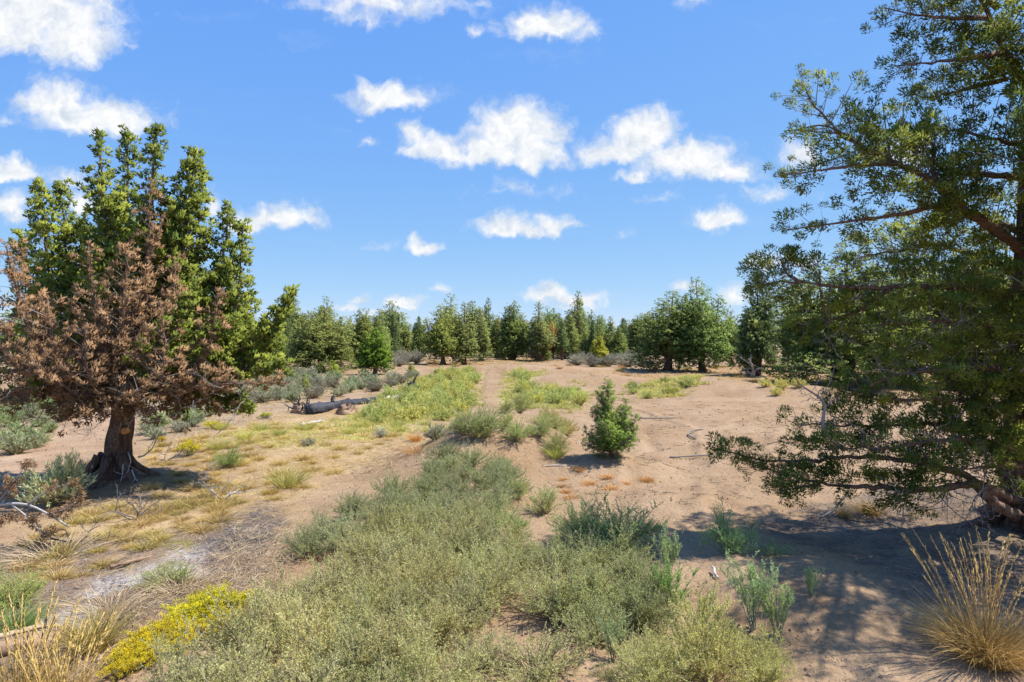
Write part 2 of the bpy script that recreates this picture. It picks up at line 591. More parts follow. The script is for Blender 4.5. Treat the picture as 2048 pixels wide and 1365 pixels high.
def build_ground():
    def axis(lo_far, lo, hi, hi_far, step, g):
        mid = np.arange(lo, hi, step)
        up = [hi]; s = step
        while up[-1] < hi_far:
            s *= g; up.append(up[-1] + s)
        dn = [lo]; s = step
        while dn[-1] > lo_far:
            s *= g; dn.append(dn[-1] - s)
        return np.array(dn[::-1][:-1] + list(mid) + up)
    xs = axis(-2600, -5.5, 5.5, 2600, .085, 1.05)
    ys = axis(-300, 4.8, 14, 3200, .08, 1.028)
    X, Y = np.meshgrid(xs, ys)
    Z = gz(X, Y)
    near = np.clip(1 - (np.hypot(X, Y) - 8) / 40, 0, 1)
    fine = np.clip(1 - (np.hypot(X, Y - 6) - 6) / 14, 0, 1)
    Z = Z + near * .030 * fbm(X / .5, Y / .5, 3, 21) + fine * .011 * fbm(X / .16, Y / .16, 2, 31)
    # wheel ruts along the sandy track on the right and the single track in the middle
    col = np.empty(X.shape + (4,)); col[..., :3] = SAND; col[..., 3] = 1
    wob = .35 * fbm(X / .8, Y / .8, 3, 41)
    relief = np.zeros_like(X)
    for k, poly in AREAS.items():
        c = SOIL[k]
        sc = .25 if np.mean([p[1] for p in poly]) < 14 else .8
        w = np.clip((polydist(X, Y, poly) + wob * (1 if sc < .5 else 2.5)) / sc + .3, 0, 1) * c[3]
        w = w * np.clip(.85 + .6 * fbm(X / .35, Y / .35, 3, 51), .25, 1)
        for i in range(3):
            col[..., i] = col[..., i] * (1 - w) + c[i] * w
        if 'litter' in k or k == 'char':
            relief += w * fine * .022 * fbm(X / .09, Y / .09, 2, 61)
    Z = Z + relief
    trk = []
    for pts in ([(1330, 1160), (1310, 1000), (1350, 900), (1330, 850), (1180, 800), (1000, 757), (1060, 735), (1230, 742), (1500, 775)],
                [(1560, 1040), (1450, 930), (1500, 860), (1600, 820), (1700, 800)], [(-40, 960), (140, 900), (250, 830), (350, 792)], [(1005, 820), (985, 790), (985, 760), (990, 738)]):
        g_ = np.array([G(a_, b_)[:2] for a_, b_ in pts])
        d = np.full(X.shape, 1e9)
        for (x1, y1), (x2, y2) in zip(g_[:-1], g_[1:]):
            dx, dy = x2 - x1, y2 - y1
            tt = np.clip(((X - x1) * dx + (Y - y1) * dy) / (dx * dx + dy * dy), 0, 1)
            d = np.minimum(d, np.hypot(X - x1 - tt * dx, Y - y1 - tt * dy))
        trk.append(d + .18 * fbm(X / 1.5, Y / 1.5, 2, 91))
    d = np.minimum.reduce(trk)
    rut = np.exp(-((d - .55) / .16) ** 2) + .5 * np.exp(-((d - 1.15) / .14) ** 2)
    edge = np.exp(-((d - .85) / .12) ** 2)
    lug = .5 + .5 * np.sin((X + Y) * 22)
    Z = Z - .030 * rut * (.7 + .3 * lug) + .018 * edge
    col[..., :3] *= (1 - .10 * rut + .10 * edge)[..., None]
    crust = np.clip(fbm(X / 1.6, Y / 2.2, 4, 95) * 1.3, -1, 1)[..., None]
    col[..., :3] *= 1 + crust * np.array([.10, .13, .17])
    far = np.clip((Y - 75) / 60, 0, 1)[..., None] * .6
    col[..., :3] = col[..., :3] * (1 - far) + np.array([.27, .22, .14]) * far
    ny, nx = X.shape
    i = (np.arange(ny - 1)[:, None] * nx + np.arange(nx - 1)[None]).ravel()
    T = np.stack([i, i + 1, i + nx + 1, i + nx], 1)
    m, nt = material('sandy_soil')
    tc = nt.n('ShaderNodeTexCoord').outputs['Object']
    at = nt.n('ShaderNodeAttribute', attribute_name='soil')
    c = at.outputs['Color']
    big = nt.noise(tc, .55, 5, .6)
    med = nt.noise(tc, 3.2, 6, .68)
    fin = nt.noise(tc, 24, 5, .7)
    c = nt.mix(nt.ramp(big, .35, .7, 0, .35), c, nt.v('MULTIPLY', c, (.80, .76, .72)))
    c = nt.mix(nt.ramp(med, .45, .72, 0, .45), c, nt.v('MULTIPLY', c, (1.22, 1.20, 1.17)))
    c = nt.mix(nt.ramp(med, .47, .30, 0, .5), c, nt.v('MULTIPLY', c, (.72, .66, .6)))
    c = nt.v('SCALE', c, scale=nt.ramp(fin, .25, .75, .80, 1.16))
    # crumbs of bark and dark grit
    vo = nt.n('ShaderNodeTexVoronoi', feature='F1')
    nt.put(vo.inputs['Vector'], nt.v('ADD', nt.v('MULTIPLY', tc, (1, .75, 1)), nt.v('SCALE', nt.noise(tc, 6, 2, .5, 'Color'), scale=.3)))
    vo.inputs['Scale'].default_value = 9.0
    rnd = nt.n('ShaderNodeSeparateColor')
    nt.put(rnd.inputs[0], vo.outputs['Color'])
    size = nt.ramp(rnd.outputs[0], .6, 1.0, 0.0, .26, False)
    speck = nt.m('LESS_THAN', vo.outputs['Distance'], nt.m('MULTIPLY', size, nt.ramp(big, .38, .62)))
    c = nt.mix(nt.m('MULTIPLY', speck, .6), c, (.10, .065, .042, 1))
    p = nt.n('ShaderNodeBsdfPrincipled')
    nt.put(p.inputs['Base Color'], c)
    p.inputs['Roughness'].default_value = .95
    p.inputs['Specular IOR Level'].default_value = .1
    b1 = nt.n('ShaderNodeBump'); b1.inputs['Strength'].default_value = .9; b1.inputs['Distance'].default_value = .07
    nt.put(b1.inputs['Height'], nt.noise(tc, 7.5, 6, .66))
    b2 = nt.n('ShaderNodeBump'); b2.inputs['Strength'].default_value = .5; b2.inputs['Distance'].default_value = .01
    nt.put(b2.inputs['Height'], nt.m('ADD', fin, nt.m('MULTIPLY', speck, .5)))
    nt.t.links.new(b1.outputs[0], b2.inputs['Normal'])
    nt.t.links.new(b2.outputs[0], p.inputs['Normal'])
    o = nt.n('ShaderNodeOutputMaterial')
    nt.t.links.new(p.outputs[0], o.inputs[0])
    me = mesh('ground', np.stack([X, Y, Z], -1).reshape(-1, 3), T, m, None, True, col.reshape(-1, 4))
    obj('ground', me, kind='structure')


build_ground()


def build_hills():
    m, nt = material('far_hills')
    p = nt.n('ShaderNodeBsdfPrincipled')
    p.inputs['Base Color'].default_value = (.16, .20, .25, 1)  # bluish: the haze of distance is put into the hill colour
    p.inputs['Roughness'].default_value = 1
    o = nt.n('ShaderNodeOutputMaterial'); nt.t.links.new(p.outputs[0], o.inputs[0])
    xs = np.linspace(-2400, 2400, 200); ys = np.linspace(1500, 2600, 24)
    X, Y = np.meshgrid(xs, ys)
    env = np.exp(-((Y - 2050) / 300) ** 2)
    Z = -4 + env * (16 + 16 * fbm(X / 500, Y / 900, 4, 71) + 14 * np.exp(-(((X + 270) / 60) ** 2) ** 2))
    nx = X.shape[1]
    i = (np.arange(X.shape[0] - 1)[:, None] * nx + np.arange(nx - 1)[None]).ravel()
    obj('hills', mesh('hills', np.stack([X, Y, Z], -1).reshape(-1, 3), np.stack([i, i + 1, i + nx + 1, i + nx], 1), m), kind='structure')


build_hills()


# ------------------------------------------------------------------ juniper foliage
class Crown:
    def __init__(s):
        s.c = []; s.d = []; s.sz = []; s.t = []; s.ta = []; s.tb = []; s.tr = []

    def tufts(s, c, d, sz, t):
        n = len(c)
        s.c.append(c); s.d.append(nrm(d)); s.sz.append(np.broadcast_to(sz, (n,))); s.t.append(np.broadcast_to(t, (n,)))

    def twigs(s, a, b, r):
        s.ta.append(a); s.tb.append(b); s.tr.append(np.broadcast_to(r, (len(a),)))

    def foliage(s, bag, ncone, fat=.2, ln=.45, flat=.8):
        """every clump is a ball of short scaly twiglets pointing outwards and along the spray"""
        c = np.concatenate(s.c); d = np.concatenate(s.d); sz = np.concatenate(s.sz); t = np.concatenate(s.t)
        c = np.repeat(c, ncone, 0); d = np.repeat(d, ncone, 0); z = np.repeat(sz, ncone); t = np.repeat(t, ncone)
        m = len(c)
        o = nrm(rng.normal(size=(m, 3)) + d * .35) * (rng.uniform(.12, 1, m) ** .5)[:, None] * [1, 1, flat]
        A = c + o * (z * .62)[:, None] + d * (z * .15)[:, None]
        D = nrm(o * .9 + d * .7 + rng.normal(size=(m, 3)) * .38)
        L = z * ln * rng.uniform(.6, 1.25, m)
        r = L * fat * rng.uniform(.8, 1.3, m)
        n0 = bag.n
        cones(bag, A, A + D * L[:, None], r, None, 3, np.clip(t + rng.normal(0, .13, m), 0, 1))
        V = bag.V[-1]
        cc = np.repeat(c - d * (z * .2)[:, None], 4, 0)
        axis = np.repeat(D, 4, 0); mid = np.repeat(A, 4, 0)
        own = V - mid; own = nrm(own - axis * np.sum(own * axis, 1, keepdims=True) + axis * .35)
        bag.N = getattr(bag, 'N', []) + [nrm(nrm(V - cc) * .62 + own * .5)]

    def wood(s, bag, k=3):
        if s.ta:
            cones(bag, np.concatenate(s.ta), np.concatenate(s.tb), np.concatenate(s.tr), np.concatenate(s.tr) * .4, k, rng.uniform(0, 1, sum(len(a) for a in s.ta)))


def along(P, t):
    P = np.asarray(P, float)
    d = np.r_[0, np.cumsum(np.linalg.norm(np.diff(P, axis=0), axis=1))]; d /= d[-1]
    pt = np.stack([np.interp(t, d, P[:, i]) for i in range(3)], -1)
    e = .02
    ta = np.stack([np.interp(np.clip(t + e, 0, 1), d, P[:, i]) - np.interp(np.clip(t - e, 0, 1), d, P[:, i]) for i in range(3)], -1)
    return pt, nrm(ta)


def spire(cr, P, R, n, ts, k=1.5, up=.35, t0=.0, elev=.35, tip=.15, tmean=.5, power=.7, drop=0., inner=.35):
    """side sprays all round a leader: R metres out at the bottom, closing to a point"""
    P = np.asarray(P, float)
    t = np.sort(rng.uniform(0, 1, n) ** 1.15) * (1 - t0) + t0
    pt, ax = along(P, t)
    u, w = perp(ax)
    ph = np.arange(n) * 2.39996 + rng.normal(0, .5, n)
    rad = np.cos(ph)[:, None] * u + np.sin(ph)[:, None] * w
    prof = R * np.power(np.clip(1 - t, 0, 1), power) * np.clip((t - t0) / .12 + .45, 0, 1) + R * tip
    ln = prof * np.where(rng.uniform(0, 1, n) < .14, rng.uniform(1.1, 1.32, n), rng.uniform(.5, 1.1, n))
    e = elev + rng.normal(0, .15, n)
    d = nrm(rad * np.cos(e)[:, None] + ax * np.sin(e)[:, None] + np.array([0, 0, up - drop]))
    B = pt + d * ln[:, None]
    cr.twigs(pt, B, np.clip(ln * .018, .004, .03))
    tt = np.clip(tmean + rng.normal(0, .2, n), 0, 1)
    kk = np.maximum(1, np.round(ln / (ts * k))).astype(int)
    idx = np.repeat(np.arange(n), kk)
    pos = np.concatenate([1 - np.arange(q) * (1 - inner) / q for q in kk])
    s = np.clip(pos + rng.normal(0, .06, len(idx)), .1, 1.1)
    c = pt[idx] + d[idx] * (ln[idx] * s)[:, None] + rng.normal(size=(len(idx), 3)) * (ts * .35)
    dd = d[idx] * .8 + np.array([0, 0, .5]) + rng.normal(size=(len(idx), 3)) * .25
    cr.tufts(c, dd, ts * rng.uniform(.6, 1.35, len(idx)) * (1.05 - .35 * t[idx]), np.clip(tt[idx] + rng.normal(0, .2, len(idx)), 0, 1))


def cover(cr, P, ts, t0, tint):
    """foliage close along the leader itself, right up to its tip"""
    P = np.asarray(P, float)
    Ln = np.linalg.norm(np.diff(P, axis=0), axis=1).sum()
    n = max(3, int(Ln * (1 - t0) / (ts * .55)))
    t = np.linspace(t0, 1.0, n)
    pt, ax = along(P, t)
    u, w = perp(ax); ph = rng.uniform(0, 6.28, n)
    rad = np.cos(ph)[:, None] * u + np.sin(ph)[:, None] * w
    c = pt + rad * (ts * 1.1 * (1 - t) + .01)[:, None]
    cr.tufts(c, ax * .9 + rad * .5, ts * (1.05 - .5 * t) * rng.uniform(.8, 1.15, n), np.clip(tint + rng.normal(0, .12, n), 0, 1))


def crown_tree_parts(root, off, limbs, crowns, mats):
    """limbs: list of (path, r0, r1); crowns: list of (name, Crown, mat, ncone, fat, spread)"""
    for (path, r0, r1) in limbs:
        b = Bag()
        sp = smoothpath(path, max(6, int(len(path) * 5)))
        sp[1:-1] += rng.normal(size=sp[1:-1].shape) * r0 * .18
        tube(b, sp, (r0 * (1 - np.linspace(0, 1, len(sp))) ** 1.25 + r1 * .6) * rng.uniform(.9, 1.12, len(sp)), 8, .35, seed=int(rng.integers(99)), flute=.3)
        obj('branch', b.mesh('branch', M_LIMB, off=off), root)
    for (nm, cr, mat, nc, fat, spr) in crowns:
        b = Bag(); cr.foliage(b, nc, fat, spr)
        obj(nm, b.lit(b.mesh(nm, mat, off=off)), root)
        b = Bag(); cr.wood(b)
        if b.V:
            obj('twigs', b.mesh('twigs', M_TWIG, off=off), root, kind='stuff')


# ---- prototypes of the junipers that stand around the clearing
def juniper_proto(seed, h, w, leaders, ntuft, ts, ncone, kind='bushy', mat=None, low=.35):
    """returns (trunk mesh, crown mesh, twig mesh); height h, crown width w in metres"""
    global rng
    keep = rng; rng = np.random.default_rng(seed)
    cr = Crown()
    tb = Bag()
    th = h * .5
    lean = rng.normal(0, .12, 2)
    tp = smoothpath([(0, 0, -.15), (lean[0] * .4, lean[1] * .4, th * .4), (lean[0], lean[1], th)], 9)
    tr = .035 * h + .03
    tube(tb, tp, tr * np.array([1.5, 1.1, .95, .85, .75, .65, .55, .4, .3]), 9, .3, seed=seed, flute=.4)
    R = w / 2
    for i in range(leaders):
        a = i * 2.4 + rng.uniform(0, 1)
        rr = R * (.0 if i == 0 else rng.uniform(.25, .55))
        top = h * (1.0 if i == 0 else rng.uniform(.62, .93))
        b0 = np.array([lean[0] * .4, lean[1] * .4, h * rng.uniform(.14, .22)])
        tipp = np.array([math.cos(a) * rr, math.sin(a) * rr, top])
        mid = (b0 + tipp) / 2 + np.array([math.cos(a), math.sin(a), 0]) * rr * .3
        path = [b0, mid, tipp]
        cones(tb, np.array([b0, mid]), np.array([mid, tipp]), [tr * .5, tr * .3], [tr * .3, .02], 5)
        cover(cr, path, ts * .85, .5, .5)
        n = int(ntuft / leaders / 3.1)
        spire(cr, path, R * (.62 if leaders > 4 else .70), n, ts * .9, 1.5, tmean=.5 + rng.normal(0, .12), tip=.10 if kind != 'thin' else .05, power=.9 if kind == 'cone' else .62)
    nb = 9 if kind != 'small' else 6
    for i in range(nb):          # boughs near the ground
        a = i * 2.4 + rng.uniform(0, .8)
        zz = h * rng.uniform(.07, .40)
        L = R * rng.uniform(.75, 1.08) * (1.15 - zz / h)
        b0 = np.array([0, 0, zz]); e = np.array([math.cos(a) * L, math.sin(a) * L, zz + rng.uniform(-.05, .16) * h - (low < .3) * .15])
        e[2] = max(e[2], .35)
        mid = (b0 + e) / 2 + np.array([0, 0, -.02 * h])
        cones(tb, np.array([b0, mid]), np.array([mid, e]), [tr * .35, tr * .22], [tr * .22, .015], 4)
        spire(cr, [b0, mid, e], R * .36, int(ntuft / nb / 4.6), ts * .85, 1.4, t0=.25, up=.35, tip=.35, tmean=.45 + rng.normal(0, .12), power=.45)
    fb = Bag(); cr.foliage(fb, int(ncone * 1.7), .32, .55)
    wb = Bag(); cr.wood(wb)
    r = (tb.mesh('trunk', M_BARK), fb.lit(fb.mesh('crown', mat or M_FAR)), wb.mesh('twigs', M_TWIG) if kind == 'thin' else None)
    rng = keep
    return r, (h, w)


PROTO = {
    'broad': juniper_proto(1, 6.6, 5.6, 6, 3200, .24, 5),
    'broad2': juniper_proto(2, 7.4, 6.2, 7, 3400, .24, 5),
    'tall': juniper_proto(3, 7.0, 4.2, 4, 3000, .22, 6),
    'cone': juniper_proto(4, 6.0, 4.4, 2, 2800, .22, 6, 'cone'),
    'thin': juniper_proto(5, 7.0, 3.4, 3, 1500, .22, 6, 'thin'),
    'bush': juniper_proto(6, 4.2, 3.2, 3, 1500, .22, 8, 'cone', M_GREEN),
    'small': juniper_proto(7, 2.0, 1.2, 3, 420, .13, 8, 'small', M_DEEP),
    'far': juniper_proto(8, 6.5, 4.6, 3, 1100, .34, 4),
    'far2': juniper_proto(9, 6.5, 4.0, 2, 950, .34, 4, 'cone'),
}


def juniper(kind, px, base, top, wpx, label, color=(1, 1, 1), group=None, name='juniper_tree', Y=None, cat='tree', rz=None):
    (meshes, (h, w)) = PROTO[kind]
    g = G(px, base) if Y is None else np.array([(px - CX) / F * Y, Y, float(gz((px - CX) / F * Y, Y))])
    Yd = g[1]
    ztop = H - (top - HOR) / F * Yd
    hh = (ztop - g[2]) * .94
    ww = wpx / F * Yd * 1.15
    t = thing(name, label, cat, g, rng.uniform(0, 6.28) if rz is None else rz, (ww / w, ww / w, hh / h), group)
    t.rotation_euler[0] = rng.normal(0, .045); t.rotation_euler[1] = rng.normal(0, .045)
    for nm, me in zip(('trunk', 'crown', 'twigs'), meshes):
        if me is not None:
            o = obj(nm, me, t)
            if nm == 'twigs':
                o['kind'] = 'stuff'
            if nm == 'crown':
                o.color = (*color, 1)
    return t


OL = (1.05, .98, .8); YG = (1.2, 1.12, .78); BG = (.8, .98, 1.0); DK = (.75, .82, .85); MG = (1, 1.05, .8)
GT = 'junipers round the clearing'
TREES = [
    ('broad2', 640, 744, 608, 138, 'broad olive juniper with a low forked trunk, left of the bright green young juniper', OL),
    ('tall', 722, 736, 617, 66, 'slim yellowish juniper with a twin needle top behind the bright green young juniper', YG),
    ('bush', 750, 750, 655, 72, 'bright green bushy young juniper standing alone in the grey sagebrush', (.75, 1.0, .75)),
    ('cone', 757, 728, 632, 54, 'round topped juniper rising directly behind the bright green young juniper', MG),
    ('cone', 786, 712, 634, 40, 'dark green pointed juniper just right of the bright green young juniper', (.75, .95, .7)),
    ('cone', 834, 706, 643, 40, 'small dark juniper in the gap of the tree line beside the far mesa', DK),
    ('broad', 886, 730, 606, 92, 'yellow green juniper with a skirt down to the ground, left of the see-through topped one', YG),
    ('thin', 928, 730, 599, 58, 'juniper with a thin tall see-through top and a bare lower trunk', OL),
    ('thin', 962, 722, 609, 50, 'olive juniper with a small pointed see-through top behind the end of the track', (1.1, 1.05, .8)),
    ('tall', 991, 716, 628, 38, 'little juniper top showing between two taller trees near the middle', (1.15, 1.0, .8)),
    ('tall', 1025, 720, 599, 72, 'dark leaning juniper standing just beyond the far bend of the track', MG),
    ('thin', 1081, 723, 598, 66, 'juniper with a sparse dead looking top, second right of the track end', (1.1, 1.0, .85)),
    ('broad', 1106, 716, 642, 40, 'juniper with rusty dead foliage on its top, peeping out between green ones', (2.3, .85, .8)),
    ('cone', 1140, 718, 630, 54, 'pointed green juniper between the rusty tree and the sagebrush gap', OL),
    ('broad', 1197, 708, 629, 78, 'blue green twin topped juniper behind the small yellow green juniper', BG),
    ('bush', 1197, 728, 672, 42, 'small yellow green juniper standing before the grey sagebrush bank', (1.5, 1.25, .9)),
    ('cone', 1247, 706, 634, 46, 'dark pointed juniper in the gap left of the big double clump', DK),
    ('tall', 1277, 710, 628, 44, 'slender juniper just touching the left side of the big double clump', MG),
    ('broad2', 1336, 741, 576, 150, 'huge spreading juniper with a thick dark trunk, left half of the big double clump', MG),
    ('broad', 1405, 744, 551, 132, 'tallest juniper of the far side, right half of the big double clump', (.95, 1.1, .85)),
    ('broad', 1462, 733, 618, 74, 'lower rounded juniper at the right end of the big double clump', (1.0, 1.1, .8)),
    ('tall', 1514, 752, 540, 90, 'dark juniper standing between the big double clump and the low wide forked one', DK),
    ('broad2', 1695, 772, 492, 330, 'very wide juniper with several dark trunks behind the dead branch of the near tree', (1.0, 1.0, .75)),
    ('broad', 1830, 765, 470, 220, 'yellow lit juniper seen through the branches of the near right tree', YG),
    ('broad2', 1990, 775, 420, 260, 'olive juniper farthest right behind the near trunk', OL),
    ('tall', 1605, 742, 560, 90, 'shaded juniper behind the left tips of the near right tree', DK),
    ('broad', 1895, 738, 560, 120, 'dim juniper in the second row behind the near right tree', OL),
    ('broad', 60, 742, 590, 130, 'green juniper seen low behind the dead left boughs at the picture edge', MG),
    ('broad', 190, 738, 610, 110, 'green juniper hidden behind the brown lower crown of the left tree', OL),
    ('cone', 350, 735, 625, 80, 'juniper peeping through the right side of the brown crown', MG),
    ('broad', 470, 735, 640, 90, 'juniper directly behind the right boughs of the half dead tree', MG),
    ('tall', 552, 730, 655, 60, 'low dark juniper just right of the upturned tip of the left tree', DK),
    ('tall', 604, 733, 625, 46, 'narrow juniper leaning against the left side of the broad olive one', OL),
    ('small', 611, 784, 749, 20, 'knee high dark green juniper seedling among grey sagebrush, leftmost of the seedlings', (1, 1, 1)),
    ('small', 668, 757, 720, 30, 'young juniper beside the broad olive tree, left of the bright green bush', (1.2, 1.2, 1)),
    ('small', 823, 750, 726, 24, 'small juniper seedling at the edge of the green grass, right of the bright green bush', (1, 1, 1)),
    ('small', 809, 715, 696, 12, 'tiny juniper in the sagebrush gap before the far mesa', (1.2, 1.1, .9)),
]
for a in TREES:
    juniper(*a, group=GT)

FARG = 'far junipers closing the horizon'
for i in range(46):      # the second row that closes the gaps of the first
    px = 540 + i * 17 + rng.uniform(-8, 8)
    if 838 < px < 866:
        continue
    Y = rng.uniform(76, 112)
    juniper(['far', 'far2', 'cone'][i % 3], px, 0, rng.uniform(625, 655), rng.uniform(30, 50), 'pointed olive juniper of the second row closing gaps in the tree line', [OL, MG, DK, YG][i % 4], 'junipers of the second row', Y=Y)
for i in range(170):
    for _try in range(20):
        Y = rng.uniform(78, 210)
        px = rng.uniform(-250, 2300)
        if not (835 < px < 868 and Y > 90):
            break
    hgt = rng.uniform(5.2, 8.6)
    kd = 'far' if rng.random() < .6 else 'far2'
    g = np.array([(px - CX) / F * Y, Y, float(gz((px - CX) / F * Y, Y))])
    t = thing('juniper_tree', 'distant dark juniper making up the continuous tree line behind the clearing', 'tree', g, rng.uniform(0, 6.28), (rng.uniform(1.0, 1.6),) * 2 + (hgt / 6.5,), FARG)
    obj('trunk', PROTO[kd][0][0], t)
    o = obj('crown', PROTO[kd][0][1], t); v = rng.uniform(.75, 1.25); o.color = (v, v * rng.uniform(.95, 1.1), v * .95, 1)


# ------------------------------------------------------------------ the half dead juniper on the left
def left_tree():
    Y0 = 14.0
    base = G(225, 955)
    Y0 = base[1]
    root = thing('half_dead_juniper', 'big juniper on the left, its lower front boughs dead and rusty brown under green spires', 'tree', base)
    off = base
    b = Bag()
    tp = smoothpath([P3(226, 985, Y0), P3(232, 930, Y0), P3(240, 860, Y0), P3(250, 800, Y0 + .05), P3(262, 720, Y0 + .1), P3(268, 640, Y0 + .15), P3(270, 560, Y0 + .2)], 44)
    zz = tp[:, 2] - base[2]
    rad = np.interp(zz, [-.3, 0, .12, .35, .8, 1.6, 2.6, 3.6, 4.4], [.42, .30, .25, .215, .195, .175, .14, .09, .05])
    tube(b, tp, rad, 36, .16, seed=3, flute=.42)
    for i in range(7):   # root buttresses
        a = i * .9 + .3
        d = np.array([math.cos(a), math.sin(a), 0])
        p = np.array([base + d * .25 + [0, 0, .45], base + d * .42 + [0, 0, .18], base + d * .7 + [0, 0, 0.02], base + d * 1.0 + [0, 0, -.12]])
        tube(b, smoothpath(p, 9), np.linspace(.09, .04, 9), 8, .3, seed=i, flute=.4)
    obj('trunk', b.mesh('trunk', M_BARK, off=off), root)
    # the pale orange cut where a limb was sawn off, facing the camera
    b = Bag()
    c = P3(246, 863, Y0 - .30)
    ang = np.arange(14) / 14 * 2 * np.pi
    th = np.stack([np.cos(ang) * .055, 0 * ang, np.sin(ang) * .062], 1)
    V = np.concatenate([c + th, c + th * 1.1 + [0, .12, 0], [c + [0, -.006, 0]]])
    T = []
    for i in range(14):
        j = (i + 1) % 14
        T += [(i, j, 28), (i, i + 14, j + 14), (i, j + 14, j)]
    b.add(V, np.array(T))
    obj('cut_scar', b.mesh('cut_scar', M_SCAR, smooth=False, off=off), root, label='round orange saw cut on the trunk')
    gr, de = Crown(), Crown()
    limbs = []
    fork = P3(262, 720, Y0 + .1)
    fork2 = P3(252, 790, Y0)

    def L(pts, r0=.09, r1=.02, start=None):
        path = ([start] if start is not None else []) + [P3(x, y, Y0 + d) for x, y, d in pts]
        limbs.append((path, r0, r1)); return path
    TS = .155
    for (pts, R, n, r0) in [
        ([(240, 640, .2), (212, 450, .3), (203, 278, .3)], .56, 120, .09),
        ([(258, 600, .7), (256, 420, .8), (258, 263, .8)], .46, 110, .08),
        ([(285, 600, .2), (305, 420, .1), (313, 262, .0)], .46, 110, .08),
        ([(320, 690, .2), (370, 500, .2), (392, 308, .2)], .74, 190, .09),
        ([(180, 700, .5), (100, 560, .7), (82, 363, .6)], .56, 140, .08),
        ([(200, 680, .9), (140, 560, 1.3), (120, 368, 1.2)], .50, 120, .07),
        ([(370, 700, .4), (440, 600, .6), (458, 412, .5)], .46, 110, .06),
        ([(390, 710, .1), (475, 620, .1), (487, 452, .0)], .42, 100, .06),
        ([(400, 740, .0), (500, 690, -.1), (545, 650, -.1), (582, 585, -.1)], .42, 130, .05),
        ([(160, 740, .9), (70, 640, 1.1), (42, 470, 1.0)], .62, 120, .07),
        ([(300, 720, .9), (340, 560, 1.0), (352, 420, 1.0)], .75, 120, .08),
        ([(340, 740, .3), (420, 660, .5), (450, 540, .5)], .68, 130, .07),
        ([(220, 720, 1.0), (170, 580, 1.3), (160, 440, 1.2)], .75, 120, .07),
        ([(250, 720, .4), (230, 560, .3), (228, 400, .3)], .62, 110, .07),
        ([(350, 770, .0), (450, 740, -.2), (575, 735, -.3)], .48, 140, .05),
        ([(330, 790, .4), (430, 790, .4), (500, 820, .2)], .40, 90, .04),
        ([(380, 740, .6), (460, 680, .9), (500, 600, .9)], .65, 130, .05),
        ([(220, 780, .8), (110, 770, 1.1), (10, 800, 1.1)], .42, 80, .05),
        ([(360, 760, .5), (480, 710, .8), (560, 690, .8)], .55, 130, .05),
        ([(150, 760, .8), (60, 740, 1.1), (-60, 700, 1.1)], .6, 90, .05),
        ([(330, 760, -.7), (400, 680, -.9), (470, 640, -.9)], .42, 70, .04),
        ([(200, 780, -.9), (120, 740, -1.3), (60, 780, -1.4)], .34, 40, .03),
        ([(270, 760, -1.1), (350, 660, -1.2), (400, 560, -1.0)], .34, 50, .03),
        ([(380, 740, .2), (470, 720, .3), (555, 665, .3)], .48, 110, .04),
    ]:
        p = L(pts, r0, .018, fork if pts[0][1] < 745 else fork2)
        cover(gr, p, TS, .45, .5)
        spire(gr, p, R * 1.25, int(n * 1.6), TS, 1.45, t0=.22, tmean=.45 + rng.normal(0, .18), power=.78, tip=.10)
    for (pts, R, n, r0) in [
        ([(290, 640, -.5), (300, 480, -.45), (303, 365, -.3)], .36, 100, .05),
        ([(250, 740, -1.0), (245, 640, -1.2), (258, 508, -1.2)], .66, 150, .06),
        ([(210, 740, -.9), (190, 620, -1.1), (178, 500, -1.0)], .52, 100, .05),
        ([(380, 760, -.8), (420, 700, -1.0), (436, 590, -1.0)], .42, 100, .05),
        ([(120, 760, -.8), (50, 640, -.9), (14, 490, -.8)], .72, 150, .07),
        ([(150, 780, -1.2), (110, 700, -1.4), (95, 600, -1.3)], .66, 120, .06),
        ([(100, 790, -1.0), (0, 700, -1.2), (-60, 640, -1.2)], .72, 110, .06),
        ([(320, 780, -.9), (430, 770, -1.2), (562, 765, -1.2)], .32, 95, .05),
        ([(320, 790, -1.2), (330, 700, -1.5), (320, 600, -1.4)], .62, 130, .06),
        ([(180, 800, -.9), (90, 780, -1.2), (-30, 800, -1.2)], .46, 130, .06),
        ([(200, 800, -1.3), (170, 740, -1.7), (170, 660, -1.7)], .56, 100, .05),
        ([(360, 800, -.4), (420, 800, -.6), (455, 825, -.6)], .34, 60, .04),
        ([(290, 740, -.8), (350, 620, -.9), (350, 520, -.7)], .45, 90, .05),
        ([(230, 800, -1.4), (260, 790, -1.9), (300, 770, -2.1)], .5, 80, .05),
        ([(150, 790, -1.6), (80, 740, -2.0), (30, 690, -2.1)], .55, 100, .05),
        ([(310, 790, -.9), (240, 700, -1.0), (330, 430, -.5)], .28, 60, .03),
    ]:
        p = L(pts, r0, .015, fork2)
        cover(de, p, TS * .8, .5, .5)
        spire(de, p, R * .92, int(n * .56), TS * .95, 1.6, t0=.22, up=.22, tmean=.5 + rng.normal(0, .15), power=.5, tip=.22)
    crown_tree_parts(root, off, limbs, [('crown', gr, M_GREEN, 20, .28, .54), ('dead_crown', de, M_BROWN, 30, .15, .55)], None)
    # bare grey twigs hanging under the crown
    b = Bag()
    for i in range(46):
        px = rng.uniform(-20, 520); py = rng.uniform(770, 850) - abs(px - 250) * .05
        A = P3(px, py, Y0 - rng.uniform(.2, 1.6))
        deadtwig(b, A, nrm(np.array([rng.normal(0, .7), rng.normal(-.3, .4), rng.normal(-.35, .35)])), rng.uniform(.35, .9), .009, 3)
    obj('bare_twigs', b.mesh('bare_twigs', M_TWIG, off=off), root, kind='stuff')
    b = Bag()
